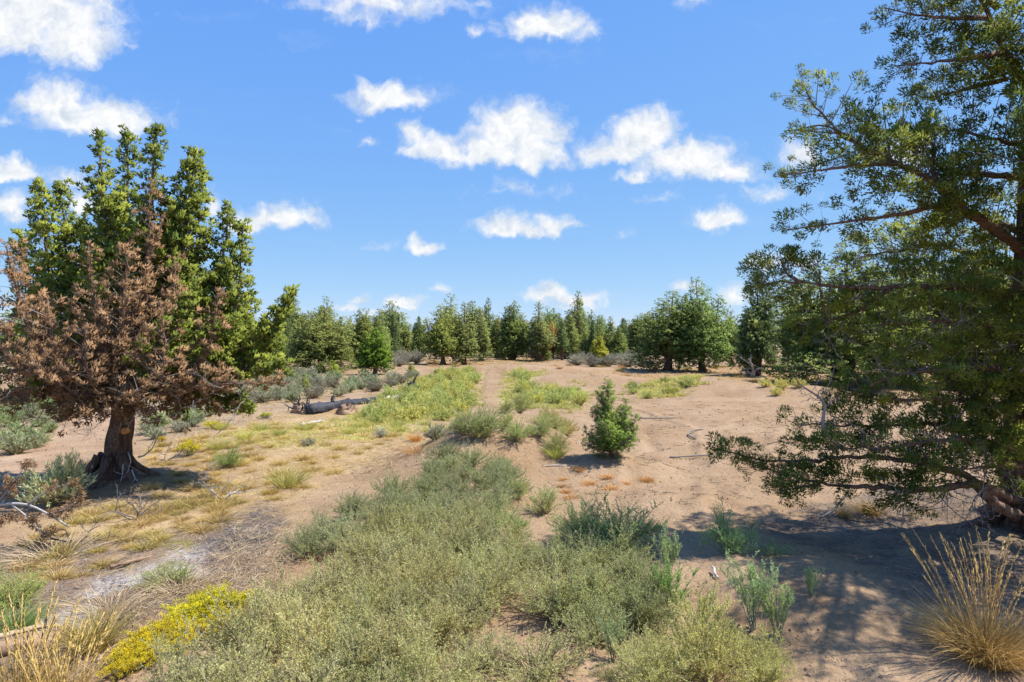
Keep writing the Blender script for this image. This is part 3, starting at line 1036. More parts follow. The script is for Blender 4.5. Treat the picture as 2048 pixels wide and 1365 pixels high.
    for px, py, d, L_ in [(245, 930, (.15, -.4, -1), .5), (262, 940, (.5, -.6, -.6), .5), (255, 905, (.4, -.5, -.9), .5), (275, 915, (.9, -.3, .4), .6)]:
        A = P3(px, py, Y0 - .36)
        deadtwig(b, A, nrm(np.array(d, float)), L_, .018, 2)
    obj('bare_twigs', b.mesh('bare_twigs', M_GREYW, off=off), root)


def deadtwig(bag, A, d, L, r, lev, k=4, c=.6):
    n = 5
    P = [A]
    for i in range(n):
        d = nrm(d + rng.normal(0, .28, 3))
        P.append(P[-1] + d * L / n)
        if lev > 0 and i >= 1 and rng.random() < .75:
            deadtwig(bag, P[-1], nrm(d + rng.normal(0, .75, 3)), L * rng.uniform(.35, .6), r * .55, lev - 1, 3, c)
    tube(bag, np.array(P), np.linspace(r, r * .3, n + 1), k, c=c)


left_tree()


# ------------------------------------------------------------------ the near juniper on the right
def right_tree():
    base = G(2062, 1052)
    Y0 = base[1]
    off = base
    root = thing('near_juniper', 'large near juniper filling the right edge with long low sweeping branches', 'tree', base)
    b = Bag()
    tp = smoothpath([P3(2068, 1090, Y0), P3(2062, 1000, Y0), P3(2058, 850, Y0), P3(2056, 650, Y0), P3(2060, 420, Y0), P3(2064, 150, Y0), base + [0, .1, 8.6]], 60)
    zz = tp[:, 2] - base[2]
    rad = np.interp(zz, [-.3, 0, .25, .6, 1.5, 3, 5, 7, 8.6], [.7, .5, .40, .34, .29, .22, .15, .07, .03])
    tube(b, tp, rad, 32, .2, seed=8, flute=.45)
    for i in range(6):
        a = i * 1.05 + 2.0
        d = np.array([math.cos(a), math.sin(a), 0])
        p = np.array([base + d * .22 + [0, 0, .5], base + d * .45 + [0, 0, .15], base + d * .8 + [0, 0, -.02], base + d * 1.1 + [0, 0, -.14]])
        tube(b, smoothpath(p, 9), np.linspace(.15, .05, 9), 8, .3, seed=i, flute=.4)
    obj('trunk', b.mesh('trunk', M_BARK, off=off), root)
    cr = Crown(); lite = Crown()
    limbs = []
    TS = .155
    # px, py, depth offset
    spec = [
        # long limb A rising to the upper left, with its sprays
        ([(2056, 505, 0), (1960, 445, -.3), (1870, 368, -.6), (1800, 330, -.8), (1735, 305, -.9), (1665, 262, -1.), (1632, 215, -1.), (1600, 172, -1.)], .085, .62, 210, .25, .30),
        ([(1800, 330, -.8), (1720, 330, -1.2), (1620, 345, -1.4), (1556, 352, -1.5)], .03, .34, 80, .1, .3),
        ([(1735, 305, -.9), (1690, 270, -.5), (1640, 250, -.4), (1590, 262, -.4)], .02, .26, 50, .1, .3),
        ([(1905, 405, -.5), (1800, 430, -.9), (1690, 445, -1.1), (1572, 460, -1.2)], .035, .32, 110, .18, .3),
        ([(1870, 368, -.6), (1860, 330, -.5), (1870, 290, -.5), (1800, 262, -.6)], .03, .34, 60, .2, .3),
        ([(2056, 360, 0), (1990, 350, -.3), (1900, 345, -.2), (1790, 300, 0), (1755, 262, .1)], .05, .42, 130, .1, .3),
        ([(2060, 300, 0), (1990, 280, -.4), (1900, 260, -.5), (1850, 262, -.5)], .04, .45, 90, .1, .3),
        ([(2062, 200, 0), (2000, 90, -.6), (1950, 0, -.8), (1930, -80, -.9)], .08, .50, 150, .1, .3),
        ([(2000, 110, -.6), (1930, 120, -.8), (1850, 130, -.9), (1788, 135, -1.)], .035, .34, 100, .1, .3),
        ([(1975, 40, -.6), (1890, 40, -.9), (1800, 30, -1.), (1765, 20, -1.)], .035, .40, 110, .1, .3),
        ([(2010, 160, -.3), (1930, 180, -.3), (1850, 200, -.3), (1822, 190, -.3)], .03, .36, 80, .1, .3),
        ([(1990, 20, -.4), (1900, -50, -.7), (1800, -70, -.9)], .035, .45, 80, .1, .3),
        # limb B, level, at the tree line height
        ([(2056, 605, 0), (1990, 582, -.4), (1900, 572, -.7), (1780, 576, -.9), (1650, 572, -1.0), (1560, 560, -1.), (1500, 575, -1.)], .07, .44, 200, .1, .42),
        ([(1600, 566, -1.), (1570, 545, -.9), (1560, 520, -.8)], .02, .24, 40, .2, .3),
        ([(1780, 576, -.9), (1720, 620, -.6), (1640, 650, -.5), (1600, 655, -.5)], .03, .36, 90, .1, .3),
        ([(2056, 560, 0), (1980, 520, .3), (1880, 490, .4), (1770, 505, .4), (1700, 520, .4)], .05, .5, 150, .1, .3),
        ([(2056, 470, 0), (1980, 440, .6), (1900, 430, .8), (1830, 460, .9)], .05, .5, 110, .1, .3),
        ([(2056, 660, 0), (1960, 650, -.7), (1860, 640, -1.0), (1760, 650, -1.1)], .05, .46, 150, .1, .3),
        ([(2056, 740, 0), (1960, 735, -.8), (1850, 740, -1.1), (1760, 760, -1.2), (1700, 790, -1.2)], .05, .42, 160, .1, .3),
        ([(2056, 700, 0), (1950, 710, .5), (1830, 700, .9), (1740, 690, 1.0)], .05, .42, 110, .1, .3),
        ([(2056, 820, 0), (1950, 800, -.6), (1850, 800, -.9), (1740, 800, -1.), (1670, 775, -1.)], .045, .38, 150, .1, .3),
        ([(2056, 865, 0), (1960, 852, -.4), (1880, 848, -.6), (1760, 852, -.7), (1650, 850, -.7), (1590, 850, -.7)], .05, .40, 150, .15, .3),
        ([(2056, 905, 0), (1960, 885, -.8), (1900, 878, -1.1), (1800, 895, -1.2), (1700, 900, -1.2), (1620, 900, -1.2)], .055, .34, 130, .15, .3),
        # the lowest sweeping limbs
        ([(2056, 1010, 0), (1990, 985, -.5), (1930, 948, -.8), (1850, 925, -.9), (1740, 915, -.9), (1640, 918, -.8), (1540, 925, -.7), (1440, 900, -.6)], .075, .22, 150, .42, .3),
        ([(2050, 1040, -.2), (1990, 1010, -.6), (1950, 965, -.9), (1850, 985, -1.0), (1760, 978, -1.), (1660, 970, -.9), (1570, 950, -.8), (1500, 925, -.7)], .085, .22, 150, .45, .3),
        ([(1640, 970, -.9), (1600, 975, -1.1), (1560, 985, -1.2)], .02, .2, 34, .1, .3),
        ([(2056, 930, 0), (1980, 935, -.9), (1920, 940, -1.2), (1860, 935, -1.3)], .04, .3, 60, .2, .3),
    ]
    for (pts, r0, R, n, t0, up) in spec:
        path = [P3(x, y, Y0 + d) for x, y, d in pts]
        limbs.append((path, r0, .012))
        c = lite if rng.random() < .4 else cr
        cover(c, path, TS * .9, max(t0, .8), .45)
        spire(c, path, R * 1.0, int(n * (.36 if pts[0][1] < 500 else .46 if pts[0][1] < 800 else .62)), TS * 1.32, 1.25, t0=t0, up=up, elev=.45, tmean=.45 + rng.normal(0, .18), power=.3, tip=.35, inner=.25)
    # boughs on the sides turned away from the clearing
    r2 = np.random.default_rng(5)
    for i in range(20):
        z0 = r2.uniform(1.2, 7.8)
        a = r2.uniform(-2.0, -.9) if i % 3 else r2.uniform(.9, 2.2)          # towards the camera and behind; right side left bare to let sun in
        reach = (4.9 - z0 * .42) * r2.uniform(.8, 1.05)
        A = np.interp(z0, zz, np.arange(len(zz))); A = tp[int(A)]
        d = np.array([math.cos(a), math.sin(a), 0])
        E = A + d * reach + [0, 0, reach * r2.uniform(.05, .35)]
        if E[1] > 1 and (E[0] / E[1]) * F + CX < 2075:
            continue
        path = [A, (A + E) / 2 + [0, 0, -.1], E]
        limbs.append((path, .06, .015))
        spire(cr, path, .62, 36, .22, 1.6, t0=.15, up=.3, tmean=.5, power=.35, tip=.35)
    for i in range(12):  # extra boughs out of view, added to cast shade on the foreground sand
        z0 = r2.uniform(2.6, 5.6); a = r2.uniform(-2.15, -1.5); reach = r2.uniform(3.3, 4.4)
        A = tp[int(np.interp(z0, zz, np.arange(len(zz))))]
        d = np.array([math.cos(a), math.sin(a), 0])
        E = A + d * reach + [0, 0, reach * r2.uniform(.1, .3)]
        if E[1] > 1 and ((E[0] - .7) / E[1]) * F + CX < 2060:
            continue
        path = [A, (A + E) / 2 + [0, 0, -.1], E]
        limbs.append((path, .06, .015))
        spire(cr, path, .65, 36, .24, 1.6, t0=.3, up=.3, tmean=.5, power=.3, tip=.4)
    crown_tree_parts(root, off, limbs, [('crown', cr, M_DEEP, 72, .165, .27), ('crown', lite, M_GREEN, 72, .165, .27)], None)
    b = Bag()
    A = P3(1655, 905, Y0 - 1.2)
    path = smoothpath([P3(1690, 900, Y0 - 1.1), P3(1652, 870, Y0 - 1.2), P3(1643, 835, Y0 - 1.2), P3(1657, 812, Y0 - 1.2), P3(1640, 795, Y0 - 1.2), P3(1615, 780, Y0 - 1.2), P3(1598, 768, Y0 - 1.2)], 18)
    tube(b, path, np.linspace(.034, .008, 18), 6, .3, c=.7)
    for p in path[5::2]:
        deadtwig(b, p, nrm(np.array([rng.normal(-.3, .6), rng.normal(0, .3), rng.uniform(.1, .8)])), rng.uniform(.2, .4), .008, 1)
    for i in range(60):
        px = rng.uniform(1640, 2040); py = rng.uniform(480, 1010)
        deadtwig(b, P3(px, py, Y0 - rng.uniform(.5, 1.3)), nrm(np.array([rng.normal(-.5, .6), rng.normal(-.3, .4), rng.normal(.1, .5)])), rng.uniform(.3, .7), .007, 2)
    for i in range(26):
        px = rng.uniform(1780, 2000)
        deadtwig(b, P3(px, rng.uniform(930, 975), Y0 - rng.uniform(.5, 1.0)), nrm(np.array([rng.normal(-.3, .7), rng.normal(-.3, .4), rng.normal(-.2, .5)])), rng.uniform(.3, .8), .010, 2)
    obj('bare_twigs', b.mesh('bare_twigs', M_TWIG, off=off), root)


right_tree()


# ------------------------------------------------------------------ the juniper sapling on its hump
def sapling():
    base = G(1222, 912)
    Y0 = base[1]
    root = thing('juniper_sapling', 'chest high bright green juniper sapling on a sandy hump, alone in the middle', 'tree', base)
    cr = Crown(); limbs = []
    b = Bag()
    tube(b, smoothpath([P3(1224, 922, Y0), P3(1222, 880, Y0), P3(1216, 830, Y0), P3(1216, 770, Y0)], 12), np.linspace(.05, .01, 12), 8, .3)
    obj('trunk', b.mesh('trunk', M_BARK, off=base), root)
    for (pts, R, n) in [([(1222, 885, 0), (1214, 830, 0), (1216, 764, 0)], .26, 95), ([(1222, 895, 0), (1200, 860, -.05), (1190, 815, -.05)], .17, 50),
                        ([(1222, 895, 0), (1248, 865, .05), (1252, 800, .05)], .22, 70), ([(1222, 900, 0), (1262, 880, -.1), (1272, 832, -.1)], .15, 50),
                        ([(1222, 900, 0), (1185, 885, .1), (1170, 858, .1)], .16, 45), ([(1222, 900, -.05), (1215, 870, -.35), (1205, 845, -.4)], .26, 70),
                        ([(1222, 900, .1), (1240, 870, .4), (1240, 820, .45)], .28, 60), ([(1222, 905, -.1), (1245, 890, -.35), (1262, 872, -.35)], .2, 55),
                        ([(1222, 905, 0), (1190, 897, -.2), (1168, 885, -.25)], .14, 40), ([(1216, 850, 0), (1205, 800, .1), (1195, 785, .1)], .12, 26)]:
        path = [P3(x, y, Y0 + d) for x, y, d in pts]
        limbs.append((path, .018, .005))
        cover(cr, path, .06, .3, .5)
        spire(cr, path, R * 1.12, int(n * 2.2), .064, 1.4, t0=.1, tmean=.5 + rng.normal(0, .12), power=.6, tip=.2)
    crown_tree_parts(root, base, limbs, [('crown', cr, leafmat('sapling_green', (.12, .21, .035), (.36, .47, .09), .25), 26, .18, .45)], None)


sapling()


# ------------------------------------------------------------------ shrubs
def bush(seed, R, Hh, nst, ntw, nlf, lf, lw, mats, tw=.22, flower=0, fl=(.02, .012), stemr=.004, spread=1.0, twup=.35, lsp=.9):
    """stems fan out from the root, twigs leave the stems, leaves leave the twigs"""
    global rng
    keep = rng; rng = np.random.default_rng(seed)
    th = np.arccos(1 - rng.uniform(0, 1, nst) * (1 - math.cos(1.35 * spread)))
    ph = rng.uniform(0, 6.28, nst)
    D = np.stack([np.sin(th) * np.cos(ph), np.sin(th) * np.sin(ph), np.cos(th)], 1)
    ln = rng.uniform(.72, 1.08, nst)
    lump = 1 + .22 * np.sin(ph * 3 + seed) * np.sin(th * 2.5)
    E = D * np.array([R, R, Hh]) * (ln * lump)[:, None]
    E[:, 2] = np.maximum(E[:, 2], .06 * Hh)
    A = rng.normal(size=(nst, 3)) * np.array([.06, .06, 0]) * R - np.array([0, 0, .03])
    Mi = (A + E) / 2 + np.array([0, 0, .10 * Hh])
    sb = Bag()
    cones(sb, A, Mi, stemr * 1.3, stemr, 3, rng.uniform(0, 1, nst))
    cones(sb, Mi, E, stemr, stemr * .4, 3, rng.uniform(0, 1, nst))
    i = rng.integers(0, nst, ntw); t = rng.uniform(.25, 1, ntw)[:, None]
    P = np.where(t < .5, A[i] + (Mi[i] - A[i]) * t * 2, Mi[i] + (E[i] - Mi[i]) * (t * 2 - 1))
    Dt = nrm(nrm(E[i] - A[i]) + rng.normal(size=(ntw, 3)) * .6 + np.array([0, 0, twup]))
    Lt = tw * (R + Hh) / 2 * rng.uniform(.5, 1.25, ntw)
    Et = P + Dt * Lt[:, None]
    Et[:, 2] = np.maximum(Et[:, 2], .01)
    cones(sb, P, Et, stemr * .5, stemr * .25, 3, rng.uniform(0, 1, ntw))
    tt = np.clip(rng.normal(.5, .22, ntw), 0, 1)
    j = rng.integers(0, ntw, nlf); s = rng.uniform(.1, 1.02, nlf)[:, None]
    Pl = P[j] + (Et[j] - P[j]) * s
    Dl = nrm(Et[j] - P[j]) + rng.normal(size=(nlf, 3)) * lsp
    lb = Bag()
    leaves(lb, Pl, Dl, lf * rng.uniform(.6, 1.3, nlf), lw * rng.uniform(.7, 1.3, nlf), np.clip(tt[j] + rng.normal(0, .15, nlf), 0, 1))
    out = [('stems', sb.mesh('stems', M_STEMP if mats[0] is M_THIST else M_STEM)), ('leaves', lb.mesh('leaves', mats[0]))]
    if flower:
        top = np.argsort(-(Et[:, 2] / Hh + .35 * np.hypot(Et[:, 0], Et[:, 1]) / R))[:int(ntw * .6)]
        j = rng.choice(top, flower)
        Pf = Et[j] + rng.normal(size=(flower, 3)) * .018
        fb = Bag()
        leaves(fb, Pf, rng.normal(size=(flower, 3)) + [0, 0, .8], fl[0] * rng.uniform(.6, 1.4, flower), fl[1], np.clip(tt[j] + rng.normal(0, .2, flower), 0, 1))
        out.append(('flowers', fb.mesh('flowers', mats[1])))
    rng = keep
    return out


def grass(seed, n, L, r, spread, wd, mat, stalks=0, sl=1.0, bend=.45, name='blades'):
    global rng
    keep = rng; rng = np.random.default_rng(seed)
    bb = Bag()
    ph = rng.uniform(0, 6.28, n); q = rng.uniform(0, 1, n) ** .6
    A = np.stack([np.cos(ph) * r * q, np.sin(ph) * r * q, np.full(n, -.02)], 1)
    D = np.stack([np.cos(ph) * spread * q, np.sin(ph) * spread * q, np.ones(n)], 1) + rng.normal(size=(n, 3)) * [.22, .22, .05]
    blades(bb, A, D, L * rng.uniform(.5, 1.15, n), bend * rng.uniform(.2, 1.3, n), wd, rng.uniform(0, 1, n), 4)
    out = [(name, bb.mesh(name, mat))]
    if stalks:
        sb = Bag(); hb = Bag()
        ph = rng.uniform(0, 6.28, stalks); q = rng.uniform(0, 1, stalks)
        A = np.stack([np.cos(ph) * r * q, np.sin(ph) * r * q, 0 * q], 1)
        D = nrm(np.stack([np.cos(ph) * .38 * q, np.sin(ph) * .38 * q, np.ones(stalks)], 1) + rng.normal(size=(stalks, 3)) * [.08, .08, 0])
        Ls = sl * rng.uniform(.6, 1.1, stalks)
        hz = nrm(D * [1, 1, 0])
        prev = A
        for s in range(1, 7):
            t = s / 6
            P = A + D * (Ls * t)[:, None] + (hz * .5 - np.array([0, 0, .5])) * (Ls * .16 * t ** 3)[:, None]
            cones(sb, prev, P, .0032, .0028, 3, rng.uniform(.2, .8, stalks))
            if s >= 4:
                for kk in range(7):
                    f = rng.uniform(0, 1, stalks)[:, None]
                    Q = prev + (P - prev) * f
                    dd = nrm(nrm(P - prev) + rng.normal(size=(stalks, 3)) * .22)
                    cones(hb, Q, Q + dd * .035, .005, None, 3, rng.uniform(.3, 1, stalks))
            prev = P
        out += [('stalks', sb.mesh('stalks', M_STRAW)), ('seed_heads', hb.mesh('seed_heads', M_STRAW))]
    rng = keep
    return out


KIT = {
    'thistle': [bush(100 + i, .50, .56, 60, 800, 12500, .021, .0085, [M_THIST], tw=.26) for i in range(4)],
    'thistle_far': [bush(120 + i, .50, .50, 50, 420, 3200, .05, .020, [M_THIST], tw=.26, stemr=.006) for i in range(3)],
    'wispy': [bush(140 + i, .34, .62, 14, 260, 4200, .020, .008, [M_THIST], tw=.20, spread=.62, twup=.9) for i in range(3)],
    'low': [bush(150 + i, .42, .22, 46, 420, 4200, .020, .008, [M_THIST], tw=.35) for i in range(2)],
    'sage': [bush(160 + i, .42, .42, 60, 500, 6500, .034, .012, [M_SAGE], tw=.2, twup=.9, lsp=.45, stemr=.007) for i in range(3)],
    'spear': [bush(170, .36, .40, 60, 260, 5200, .045, .012, [M_SAGE], tw=.42, twup=1.3, lsp=.35)],
    'rabbit': [bush(180 + i, .42, .40, 60, 420, 3200, .035, .007, [M_RABBIT, M_YELLOW], tw=.22, twup=.9, flower=5200, fl=(.018, .014)) for i in range(2)],
    'bunch': [grass(200 + i, 420, .42, .10, .55, .006, M_STRAW) for i in range(2)],
    'tuft': [grass(210 + i, 260, .20, .07, .9, .007, M_STRAW, bend=.7) for i in range(3)],
    'greentuft': [grass(215 + i, 300, .40, .12, .7, .008, M_GRASS, bend=.4) for i in range(2)],
    'straw_heap': [grass(220 + i, 230, .42, .30, 1.5, .007, M_PALE, bend=.5) for i in range(2)],
    'tallgrass': [grass(230, 1500, .60, .19, .75, .006, M_STRAW, 50, 1.05, .6)],
    'stalkgrass': [grass(231, 260, .40, .16, .5, .006, M_STRAW, 34, .62, .5)],
}
ROOTS = {}
NAMES = {'thistle': 'thistle_bush', 'thistle_far': 'thistle_bush', 'wispy': 'wispy_weed', 'low': 'low_weed', 'sage': 'sagebrush', 'spear': 'sagebrush', 'rabbit': 'rabbitbrush',
         'bunch': 'bunch_grass', 'tuft': 'grass_tuft', 'greentuft': 'grass_tuft', 'straw_heap': 'straw_clump', 'tallgrass': 'bunch_grass', 'stalkgrass': 'bunch_grass'}
CATS = {'thistle_bush': 'bush', 'wispy_weed': 'weed', 'low_weed': 'weed', 'sagebrush': 'bush', 'rabbitbrush': 'bush', 'bunch_grass': 'grass clump', 'grass_tuft': 'grass tuft', 'straw_clump': 'dead grass'}


def shrub(kind, px, py, sc, label, group=None, color=(1, 1, 1), xy=None, var=None, rz=None):
    g = G(px, py) if xy is None else np.array([xy[0], xy[1], float(gz(*xy))])
    kk = int(rng.integers(len(KIT[kind]))) if var is None else var
    z = rng.uniform(0, 6.28) if rz is None else rz
    s = sc if not np.isscalar(sc) else (sc * rng.uniform(.92, 1.08), sc * rng.uniform(.92, 1.08), sc)
    key = (kind, kk)
    col = (*color, 1)
    if key in ROOTS:
        return dup(ROOTS[key], label, g, z, s, group, col)
    nm = NAMES[kind]
    t = thing(nm, label, CATS[nm], g, z, s, group)
    for n_, me in KIT[kind][kk]:
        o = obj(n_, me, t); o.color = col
    ROOTS[key] = t
    return t


def fill(poly, spacing, n=20000, seed=1, keep=1.0):
    """spread points over a patch of ground, no two closer than the spacing"""
    r = np.random.default_rng(seed)
    xs = [p[0] for p in poly]; ys = [p[1] for p in poly]
    out = []
    for _ in range(n):
        x = r.uniform(min(xs), max(xs)); y = r.uniform(min(ys), max(ys))
        if not inpoly(np.array(x), np.array(y), poly):
            continue
        if all((x - a) ** 2 + (y - b) ** 2 > spacing ** 2 for a, b in out):
            out.append((x, y))
        if len(out) > 400:
            break
    return [o for o in out if r.random() < keep]


# -- foreground thicket of thistles
mass = wpoly([(480, 1330), (560, 1240), (650, 1185), (720, 1120), (800, 1080), (920, 1060), (1000, 1085), (1035, 1130), (1010, 1195), (960, 1250), (900, 1300), (860, 1500), (300, 1520), (400, 1400)])
for (x, y) in fill(mass, .40, 6000, 3):
    v = rng.uniform(.85, 1.1)
    shrub('thistle', 0, 0, rng.uniform(.8, 1.1), 'grey green thistle bush merged into the big foreground thicket', 'thistles of the foreground thicket', (v * rng.uniform(.97, 1.08), v, v * rng.uniform(.85, 1)), (x, y))
mid = wpoly([(610, 1120), (600, 1085), (720, 1030), (840, 985), (890, 925), (960, 930), (1030, 960), (1030, 1000), (980, 1040), (880, 1040), (720, 1090), (660, 1130)])
for (x, y) in fill(mid, .48, 6000, 4):
    v = rng.uniform(.72, .95)
    shrub('thistle', 0, 0, rng.uniform(.65, .95), 'dusky green thistle bush in the belt behind the foreground thicket', 'thistles behind the foreground thicket', (v * .92, v, v * 1.02), (x, y))
rgt = wpoly([(1075, 1180), (1110, 1110), (1180, 1110), (1290, 1150), (1310, 1260), (1220, 1300), (1120, 1280), (1075, 1230)])
for (x, y) in fill(rgt, .45, 3000, 5, .8):
    v = rng.uniform(.8, 1.0)
    shrub('thistle', 0, 0, rng.uniform(.65, .95), 'thistle bush right of the sand strip', 'thistles right of the sand strip', (v * .95, v, v * .95), (x, y))
btm = wpoly([(1290, 1370), (1330, 1310), (1440, 1290), (1520, 1340), (1540, 1400), (1300, 1450)])
for (x, y) in fill(btm, .40, 3000, 6, .8):
    shrub('thistle', 0, 0, rng.uniform(.45, .68), 'thistle bush at the bottom right', 'thistles at the bottom right', (1.05, 1.05, .85), (x, y))
jmp = wpoly([(930, 850), (1000, 835), (1100, 835), (1150, 880), (1130, 930), (1080, 900), (960, 890), (900, 890)])
for (x, y) in fill(jmp, .75, 3000, 7, .7):
    shrub('thistle', 0, 0, rng.uniform(.6, .95), 'thistle bush growing on the dirt jump', 'thistles on the dirt jump', (.95, 1.0, .85), (x, y))
TK = (.62, .82, .78)
for a in [
    ('thistle', 1235, 1105, (1.5, 1.4, 1.25), 'largest round dark green thistle bush, left of the tree shadow', None, (.80, .95, .80)),
    ('thistle', 1160, 1090, 1.05, 'pale thistle bush touching the left side of the largest round one', None, (1, 1.05, .95)),
    ('thistle', 1010, 1085, .85, 'fresh green thistle bush at the right rim of the thicket', None, (.78, 1.05, .78)),
    ('thistle', 1090, 1030, .8, 'small grey thistle bush behind the fresh green one', None, (.95, 1, .95)),
    ('thistle', 1035, 1000, .62, 'lone knee high thistle on bare sand behind the thicket', None, (.9, .98, .8)),
    ('thistle', 1120, 1230, 1.0, 'thistle bush standing between the bare sand strip and the tree shadow', None, (1, 1, .9)),
    ('thistle', 1190, 1225, .9, 'scrubby thistle bush just in front of the largest round one', None, (.95, 1, .9)),
    ('thistle', 1265, 1245, .75, 'half shaded thistle bush at the rim of the tree shadow', None, (.85, .95, .85)),
    ('wispy', 1345, 1235, 1.0, 'thin upright weed with fresh green leaves at the rim of the tree shadow', None, (.75, 1.1, .75)),
    ('wispy', 1400, 1320, 1.15, 'tall single weed with a pale branched top, left of the sparse blue green one', None, (1.1, 1.1, .9)),
    ('wispy', 1510, 1260, 1.25, 'sparse blue green upright weed on the sand slope at the shadow edge', None, (.85, 1.08, 1.1)),
    ('wispy', 1560, 1275, .95, 'spindly weed right beside the sparse blue green one', None, (.85, 1.05, 1.0)),
    ('wispy', 1335, 1150, .9, 'spindly weed standing in the tree shadow, left of the white stick', None, (.8, 1, .95)),
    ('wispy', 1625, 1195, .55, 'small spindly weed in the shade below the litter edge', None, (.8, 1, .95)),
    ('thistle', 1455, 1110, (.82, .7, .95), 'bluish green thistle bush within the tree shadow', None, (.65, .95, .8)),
    ('low', 1075, 1350, 1.3, 'low spreading weed at the bottom edge right of the sand strip', None, (1, 1, .9)),
    ('low', 960, 1330, 1.1, 'low grey weed at the bottom edge between thicket and sand', None, (1, 1, 1)),
    ('thistle', 1420, 1370, 1.15, 'yellowish thistle bush cut by the bottom edge, left of the bare slope', None, (1.12, 1.08, .85)),
    ('thistle', 1300, 1400, .9, 'thistle bush at the bottom edge beside the lone small herb', None, (1.05, 1.05, .9)),
    ('wispy', 1225, 1330, .7, 'lone small blue grey herb on bare sand at the bottom', None, (.7, .85, .85)),
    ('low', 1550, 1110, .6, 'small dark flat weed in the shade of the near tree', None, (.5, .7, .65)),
    ('thistle', 970, 868, 1.15, 'grey green thistle crowning the left shoulder of the dirt jump', None, (.85, .95, .85)),
    ('thistle', 932, 870, 1.0, 'thistle on the left flank of the dirt jump', None, (.8, .9, .8)),
    ('thistle', 1032, 882, .85, 'round thistle in the middle of the dirt jump face', None, (.85, 1, .85)),
    ('thistle', 1078, 874, .7, 'little thistle right of the round one on the dirt jump face', None, (.9, 1, .85)),
    ('thistle', 1132, 872, .95, 'brownish thistle at the right foot of the dirt jump', None, (1.05, .9, .8)),
    ('thistle', 1098, 838, .8, 'brownish thistle behind the right crest of the dirt jump', None, (1.05, .92, .8)),
    ('greentuft', 1112, 915, 1.0, 'yellow green grass tuft between dirt jump and sapling', None, (.9, 1, .8)),
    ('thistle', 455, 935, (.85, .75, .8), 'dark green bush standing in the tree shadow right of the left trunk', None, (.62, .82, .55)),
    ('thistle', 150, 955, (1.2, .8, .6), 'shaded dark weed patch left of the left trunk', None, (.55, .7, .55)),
    ('greentuft', 575, 975, 1.5, 'hazy yellow green grass patch on the sand left of the thistles', None, (.85, .82, .8)),
    ('spear', 108, 1012, 1.75, 'pale grey green sagebrush with upright spear like stems in front of the left tree', None, (1.3, 1.38, 1.05)),
    ('sage', 615, 893, .55, 'small grey sagebrush alone on the sand, left of the dirt jump', None, (1, 1.05, 1.1)),
    ('spear', 762, 875, .6, 'silvery low sagebrush on the sand beyond the thistle belt', None, (1.4, 1.45, 1.6)),
    ('sage', 870, 880, .9, 'grey sagebrush on the left foot of the dirt jump', None, (1, 1.05, .95)),
    ('rabbit', 378, 912, .85, 'round rabbitbrush with yellow flowers mostly on its right side', None, (1, 1, 1)),
    ('rabbit', 432, 858, (1.1, .9, .6), 'bright yellow rabbitbrush beneath the right boughs of the left tree', None, (1.1, 1.15, 1)),
    ('rabbit', 530, 838, .55, 'small yellow green rabbitbrush left of the charred log', None, (.9, 1.05, 1)),
    ('rabbit', 612, 785, .45, 'tiny yellow rabbitbrush by the dark juniper seedling', None, (1, 1, 1)),
    ('rabbit', 320, 885, .4, 'small orange yellow rabbitbrush right of the left trunk', None, (1.1, .9, 1)),
    ('rabbit', 475, 830, .45, 'yellow rabbitbrush half hidden by hanging green tips', None, (.9, 1.05, 1)),
    ('rabbit', 640, 783, .5, 'small yellow rabbitbrush right of the dark juniper seedling', None, (1, 1, 1)),
    ('tallgrass', 1975, 1320, 1.12, 'tall golden bunch grass with seed stalks at the right bottom corner', None, (1, .92, .75)),
    ('bunch', 1740, 1030, (1.3, 1.1, .8), 'low golden grass clump behind the low branch of the near tree', None, (.95, .9, .85)),
    ('bunch', 1690, 1035, .7, 'pale grass clump at the left of the low golden one', None, (1, 1, 1.1)),
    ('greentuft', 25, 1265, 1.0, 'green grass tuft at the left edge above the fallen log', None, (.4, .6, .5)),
    ('bunch', 180, 1300, 1.25, 'dense golden green bunch grass left of the yellow flowers', None, (.85, .9, .6)),
    ('stalkgrass', 40, 1400, 1.35, 'golden grass with many upright stalks in the bottom left corner', None, (1, .95, .7)),
    ('stalkgrass', 110, 1420, 1.2, 'golden stalks beside the corner clump', None, (1, .95, .7)),
    ('straw_heap', 110, 1110, 1.3, 'bleached straw clump below the fallen rusty branch', None, (1, 1, 1)),
    ('straw_heap', 215, 1225, 1.0, 'tangle of bleached straw above the dense bunch grass', None, (1, 1, 1)),
    ('straw_heap', 355, 1180, .9, 'bleached straw on the ash, left of the thicket', None, (1, 1, .95)),
    ('straw_heap', 620, 1115, .8, 'bleached straw along the left rim of the thistles', None, (1.05, .95, .8)),
    ('straw_heap', 835, 905, .9, 'orange straw clump left of the dirt jump', None, (1.1, .8, .5)),
    ('straw_heap', 880, 945, .8, 'tawny straw among the thistles below the dirt jump', None, (1.1, .85, .6)),
    ('straw_heap', 830, 1030, .55, 'small tawny straw wisp inside the thistle belt', None, (1.1, .8, .55)),
    ('bunch', 830, 885, .9, 'orange dry grass clump on the left flank of the dirt jump', None, (1.1, .8, .45)),
    ('low', 330, 1170, 1.0, 'olive flat weed beside the ash patch', None, (.8, .9, .7)),
    ('thistle', 20, 1220, .8, 'olive weed at the left edge near the ash patch', None, (.9, 1, .7)),
]:
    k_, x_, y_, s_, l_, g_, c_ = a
    shrub(k_, x_, y_, s_, l_, g_, c_)

